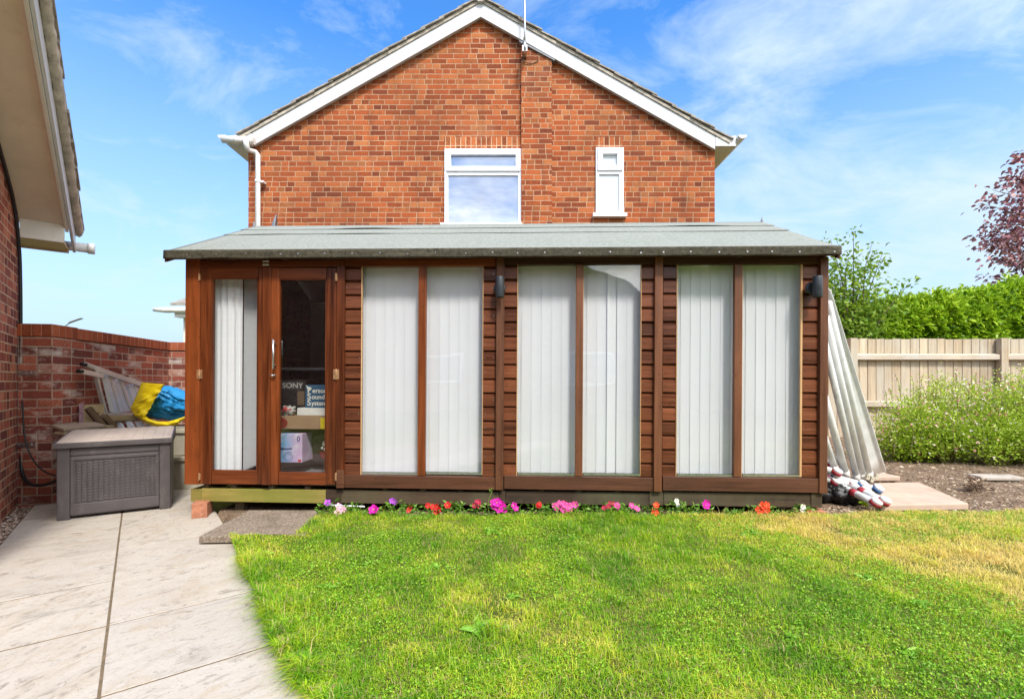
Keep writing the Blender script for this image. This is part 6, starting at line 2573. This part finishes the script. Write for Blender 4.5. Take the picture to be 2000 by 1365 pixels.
def flower_plant(px, py, kind, nb, rad, spread, label, d=3.565, tall=0.0):
    py -= 4
    rad *= 1.22
    p = at(px, py, d)
    z0 = 0.045
    root = thing("bedding_plant", label, "flowering plant", (p.x, d, z0), group="bedding flowers along the summerhouse")
    hz_ = p.z - z0
    LP, LD = [], []
    st = MB()
    for k in range(int(60 + 40 * spread * 20)):
        a = random.uniform(0, 2 * PI)
        r_ = random.uniform(0.0, 0.06 + spread)
        LP.append((math.cos(a) * r_, math.sin(a) * r_ * 0.6, random.uniform(0.0, max(0.06, hz_ * random.uniform(0.8, 1.15)))))
        LD.append((math.cos(a), math.sin(a), random.uniform(0.0, 0.8)))
    heads = []
    for k in range(nb):
        dx_ = random.uniform(-spread, spread) if nb > 1 else 0.0
        dz_ = random.uniform(-0.028, 0.028) * (1 if nb > 1 else 0) - abs(dx_) * 0.15
        c = Vector((dx_, -0.03 + random.uniform(-0.02, 0.02), hz_ + dz_))
        heads.append(c)
        st.tube([(dx_ * 0.3, 0, 0), (dx_ * 0.7, -0.01, hz_ * 0.6), c], [0.0025, 0.002, 0.0015], 5, caps=False)
    LP, LD = np.array(LP), np.array(LD)
    V, Q, T, rr = leaf_arrays(LP, LD, RNG.uniform(0.022, 0.042, len(LP)), RNG.uniform(0.010, 0.019, len(LP)))
    np_mesh("foliage", V, Q, M['bed_leaf'], rnd=rr, tris=T, parent=root)
    st.build("stem", M['bed_leaf'], root)
    for c in heads:
        bloom("flower", c, rad * random.uniform(0.8, 1.15), PET[kind], root)
    return root


flower_plant(641, 985, 'violet', 1, 0.024, 0.02, "single violet flower at the corner of the aggregate step")
flower_plant(668, 994, 'pale', 5, 0.020, 0.03, "pale pink flower cluster just right of the aggregate step")
flower_plant(733, 997, 'magenta', 2, 0.027, 0.012, "magenta flower pair below the left edge of the pane nearest the doors")
flower_plant(769, 980, 'violet', 2, 0.020, 0.012, "violet flowers standing tallest, below the pane nearest the doors")
flower_plant(801, 990, 'red', 2, 0.016, 0.008, "small red flower spike under the first mullion from the doors")
flower_plant(848, 993, 'red', 5, 0.020, 0.045, "wide red flower cluster below the second pane from the doors")
flower_plant(876, 988, 'red', 1, 0.020, 0.02, "lone bright red flower right of the wide red cluster")
flower_plant(932, 988, 'crimson', 4, 0.016, 0.02, "dark red flower spike left of the cover strip with the lamp")
flower_plant(974, 988, 'magenta', 8, 0.026, 0.04, "large purple magenta cluster below the cover strip with the lamp")
flower_plant(1004, 995, 'magenta', 2, 0.022, 0.015, "magenta flowers just right of the large purple magenta cluster")
flower_plant(1051, 989, 'red', 3, 0.018, 0.012, "upright red flowers below the third pane from the doors")
flower_plant(1104, 989, 'pink', 18, 0.019, 0.085, "broadest hot pink flower mound, below the middle mullion")
flower_plant(1188, 988, 'crimson', 5, 0.014, 0.04, "loose crimson flowers on thin stems below the fourth pane")
flower_plant(1206, 994, 'pink', 2, 0.022, 0.015, "pink flowers low below the right half of the fourth pane")
flower_plant(1236, 993, 'pink', 4, 0.017, 0.03, "small pink flowers below the cladding left of the second cover strip")
flower_plant(1278, 995, 'orange', 2, 0.020, 0.010, "orange red flower under the second cover strip")
flower_plant(1320, 984, 'white', 3, 0.015, 0.012, "white flowers below the left edge of the fifth pane")
flower_plant(1376, 988, 'magenta', 3, 0.022, 0.015, "magenta flowers below the middle of the fifth pane")
flower_plant(1490, 995, 'orange', 5, 0.022, 0.05, "wide orange red flowers below the last pane")
flower_plant(1563, 992, 'white', 2, 0.014, 0.012, "white flowers near the right end brick")
flower_plant(1575, 1002, 'red', 1, 0.012, 0.008, "tiny red flower beside the right end brick")
# foliage only plants in the bed
for px, py, lb in ((692, 985, "leafy green plant without flowers right of the pale pink cluster"), (895, 985, "upright leafy green plant left of the dark red spike"), (1150, 992, "low leafy plant right of the hot pink mound"),
                   (1345, 992, "leafy green plant between white and magenta flowers"), (1430, 1000, "spreading leafy plant left of the orange red flowers"), (1530, 1000, "leafy green plant right of the orange red flowers")):
    p = at(px, py, 3.57)
    n = 60
    LP = RNG.normal(0, 1, (n, 3)) * np.array([0.026, 0.02, 0.0])
    LP[:, 2] = RNG.uniform(0, p.z - 0.04, n)
    LD = RNG.normal(0, 1, (n, 3)) + np.array([0, -0.2, 0.6])
    V, Q, T, rr = leaf_arrays(LP, LD, RNG.uniform(0.025, 0.05, n), RNG.uniform(0.010, 0.018, n))
    o = np_mesh("leafy_plant", V, Q, M['bed_leaf'], rnd=rr, tris=T, loc=(p.x, 3.57, 0.045))
    tag(o, lb, "plant", "leafy plants along the summerhouse")
# seeding grass stalk by the cover strip
mb = MB()
p0, p1, p2 = at(958, 1010, 3.5), at(953, 985, 3.52), at(961, 958, 3.53)
mb.tube(curve([p0, p1, p2]), 0.0018, 5)
for k in range(6):
    q = p2 + Vector((random.uniform(-0.02, 0.025), 0, random.uniform(-0.02, 0.02)))
    mb.blob(q, (0.004, 0.003, 0.006), 0.2, 2, 6, 4, k)
tag(mb.build("grass_stalk", M['bed_leaf']), "tall thin seeding stalk in front of the lamp's cover strip", "plant")

# ------------------------------------------------------------------ weeds in the lawn
weeds = [
    (505, 1092, 0.085, "clump of pale broad leaves at the lawn corner by the patio edge"),
    (640, 1148, 0.05, "small broad leaved weed in the lawn below the doors"),
    (962, 1050, 0.075, "pale spreading weed in the lawn below the lamp's cover strip"),
    (845, 1112, 0.07, "flat weed rosette in the lawn below the second pane"),
    (930, 1222, 0.085, "large dark rosette weed near the middle of the lawn"),
    (1120, 1060, 0.05, "small weed in the lawn below the hot pink flowers"),
    (1470, 1052, 0.06, "pale weed beside the dry strip below the last pane"),
    (1692, 1132, 0.05, "ragged weed on the edge of the dry yellow grass"),
    (1790, 1178, 0.065, "long ragged pale weed patch on the dry grass"),
    (1352, 1282, 0.045, "whitish leaved weed low in the lawn centre right"),
    (1770, 1268, 0.06, "big pale rosette in the near right of the lawn"),
    (1545, 1240, 0.04, "small pale leaf weed left of the big pale rosette"),
    (1975, 1235, 0.055, "weed clump at the right border of the photo"),
    (1000, 1165, 0.045, "tiny rosette in the lawn above the large dark one"),
    (720, 1105, 0.055, "weed with thin leaves near the lawn's left third"),
]
for px, py, r_, lb in weeds:
    p = gr(px, py, 0.03)
    n = random.randint(26, 40)
    a = RNG.uniform(0, 2 * PI, n)
    o_r = np.abs(RNG.normal(0, 0.35, n)) * r_
    LP = np.stack([np.cos(a * 3.1) * o_r * 1.3, np.sin(a * 3.1) * o_r, RNG.uniform(0.004, 0.016, n)], axis=1)
    LD = np.stack([np.cos(a), np.sin(a), RNG.uniform(0.1, 0.6, n)], axis=1)
    V, Q, T, rr = leaf_arrays(LP, LD, RNG.uniform(0.3, 0.85, n) * r_, RNG.uniform(0.13, 0.24, n) * r_, droop=0.45, fold=0.25)
    o = np_mesh("weed", V, Q, M['weed_leaf'], rnd=rr, tris=T, loc=(p.x, p.y, lawn_z(p.x, p.y)))
    tag(o, lb, "weed", "broad leaved weeds in the lawn")
p = gr(1688, 992, 0.05)
LP = np.array([[0, 0, 0.02], [0.02, 0, 0.02], [-0.02, 0, 0.015]])
LD = np.array([[1.0, -0.2, 0.25], [-1, -0.2, 0.3], [0.3, -1, 0.4]])
V, Q, T, rr = leaf_arrays(LP, LD, np.array([0.09, 0.08, 0.06]), np.array([0.06, 0.05, 0.05]), droop=0.2)
o = np_mesh("dock_leaf", V, Q, M['hedge_leaf'], rnd=rr, tris=T, loc=(p.x, p.y, 0.06))
tag(o, "big bright green leaf growing beside the lowest banded tubes", "plant")
# small brown windfall on the lawn edge
mb = MB()
mb.blob((0, 0, 0.012), (0.018, 0.014, 0.012), 0.3, 2, 10, 7, 2)
o = mb.build("windfall", M['brick_face'])
p = gr(1893, 1008, 0.05)
o.location = (p.x, p.y, 0.045)
tag(o, "small brown windfall lying at the lawn's far edge", "windfall")
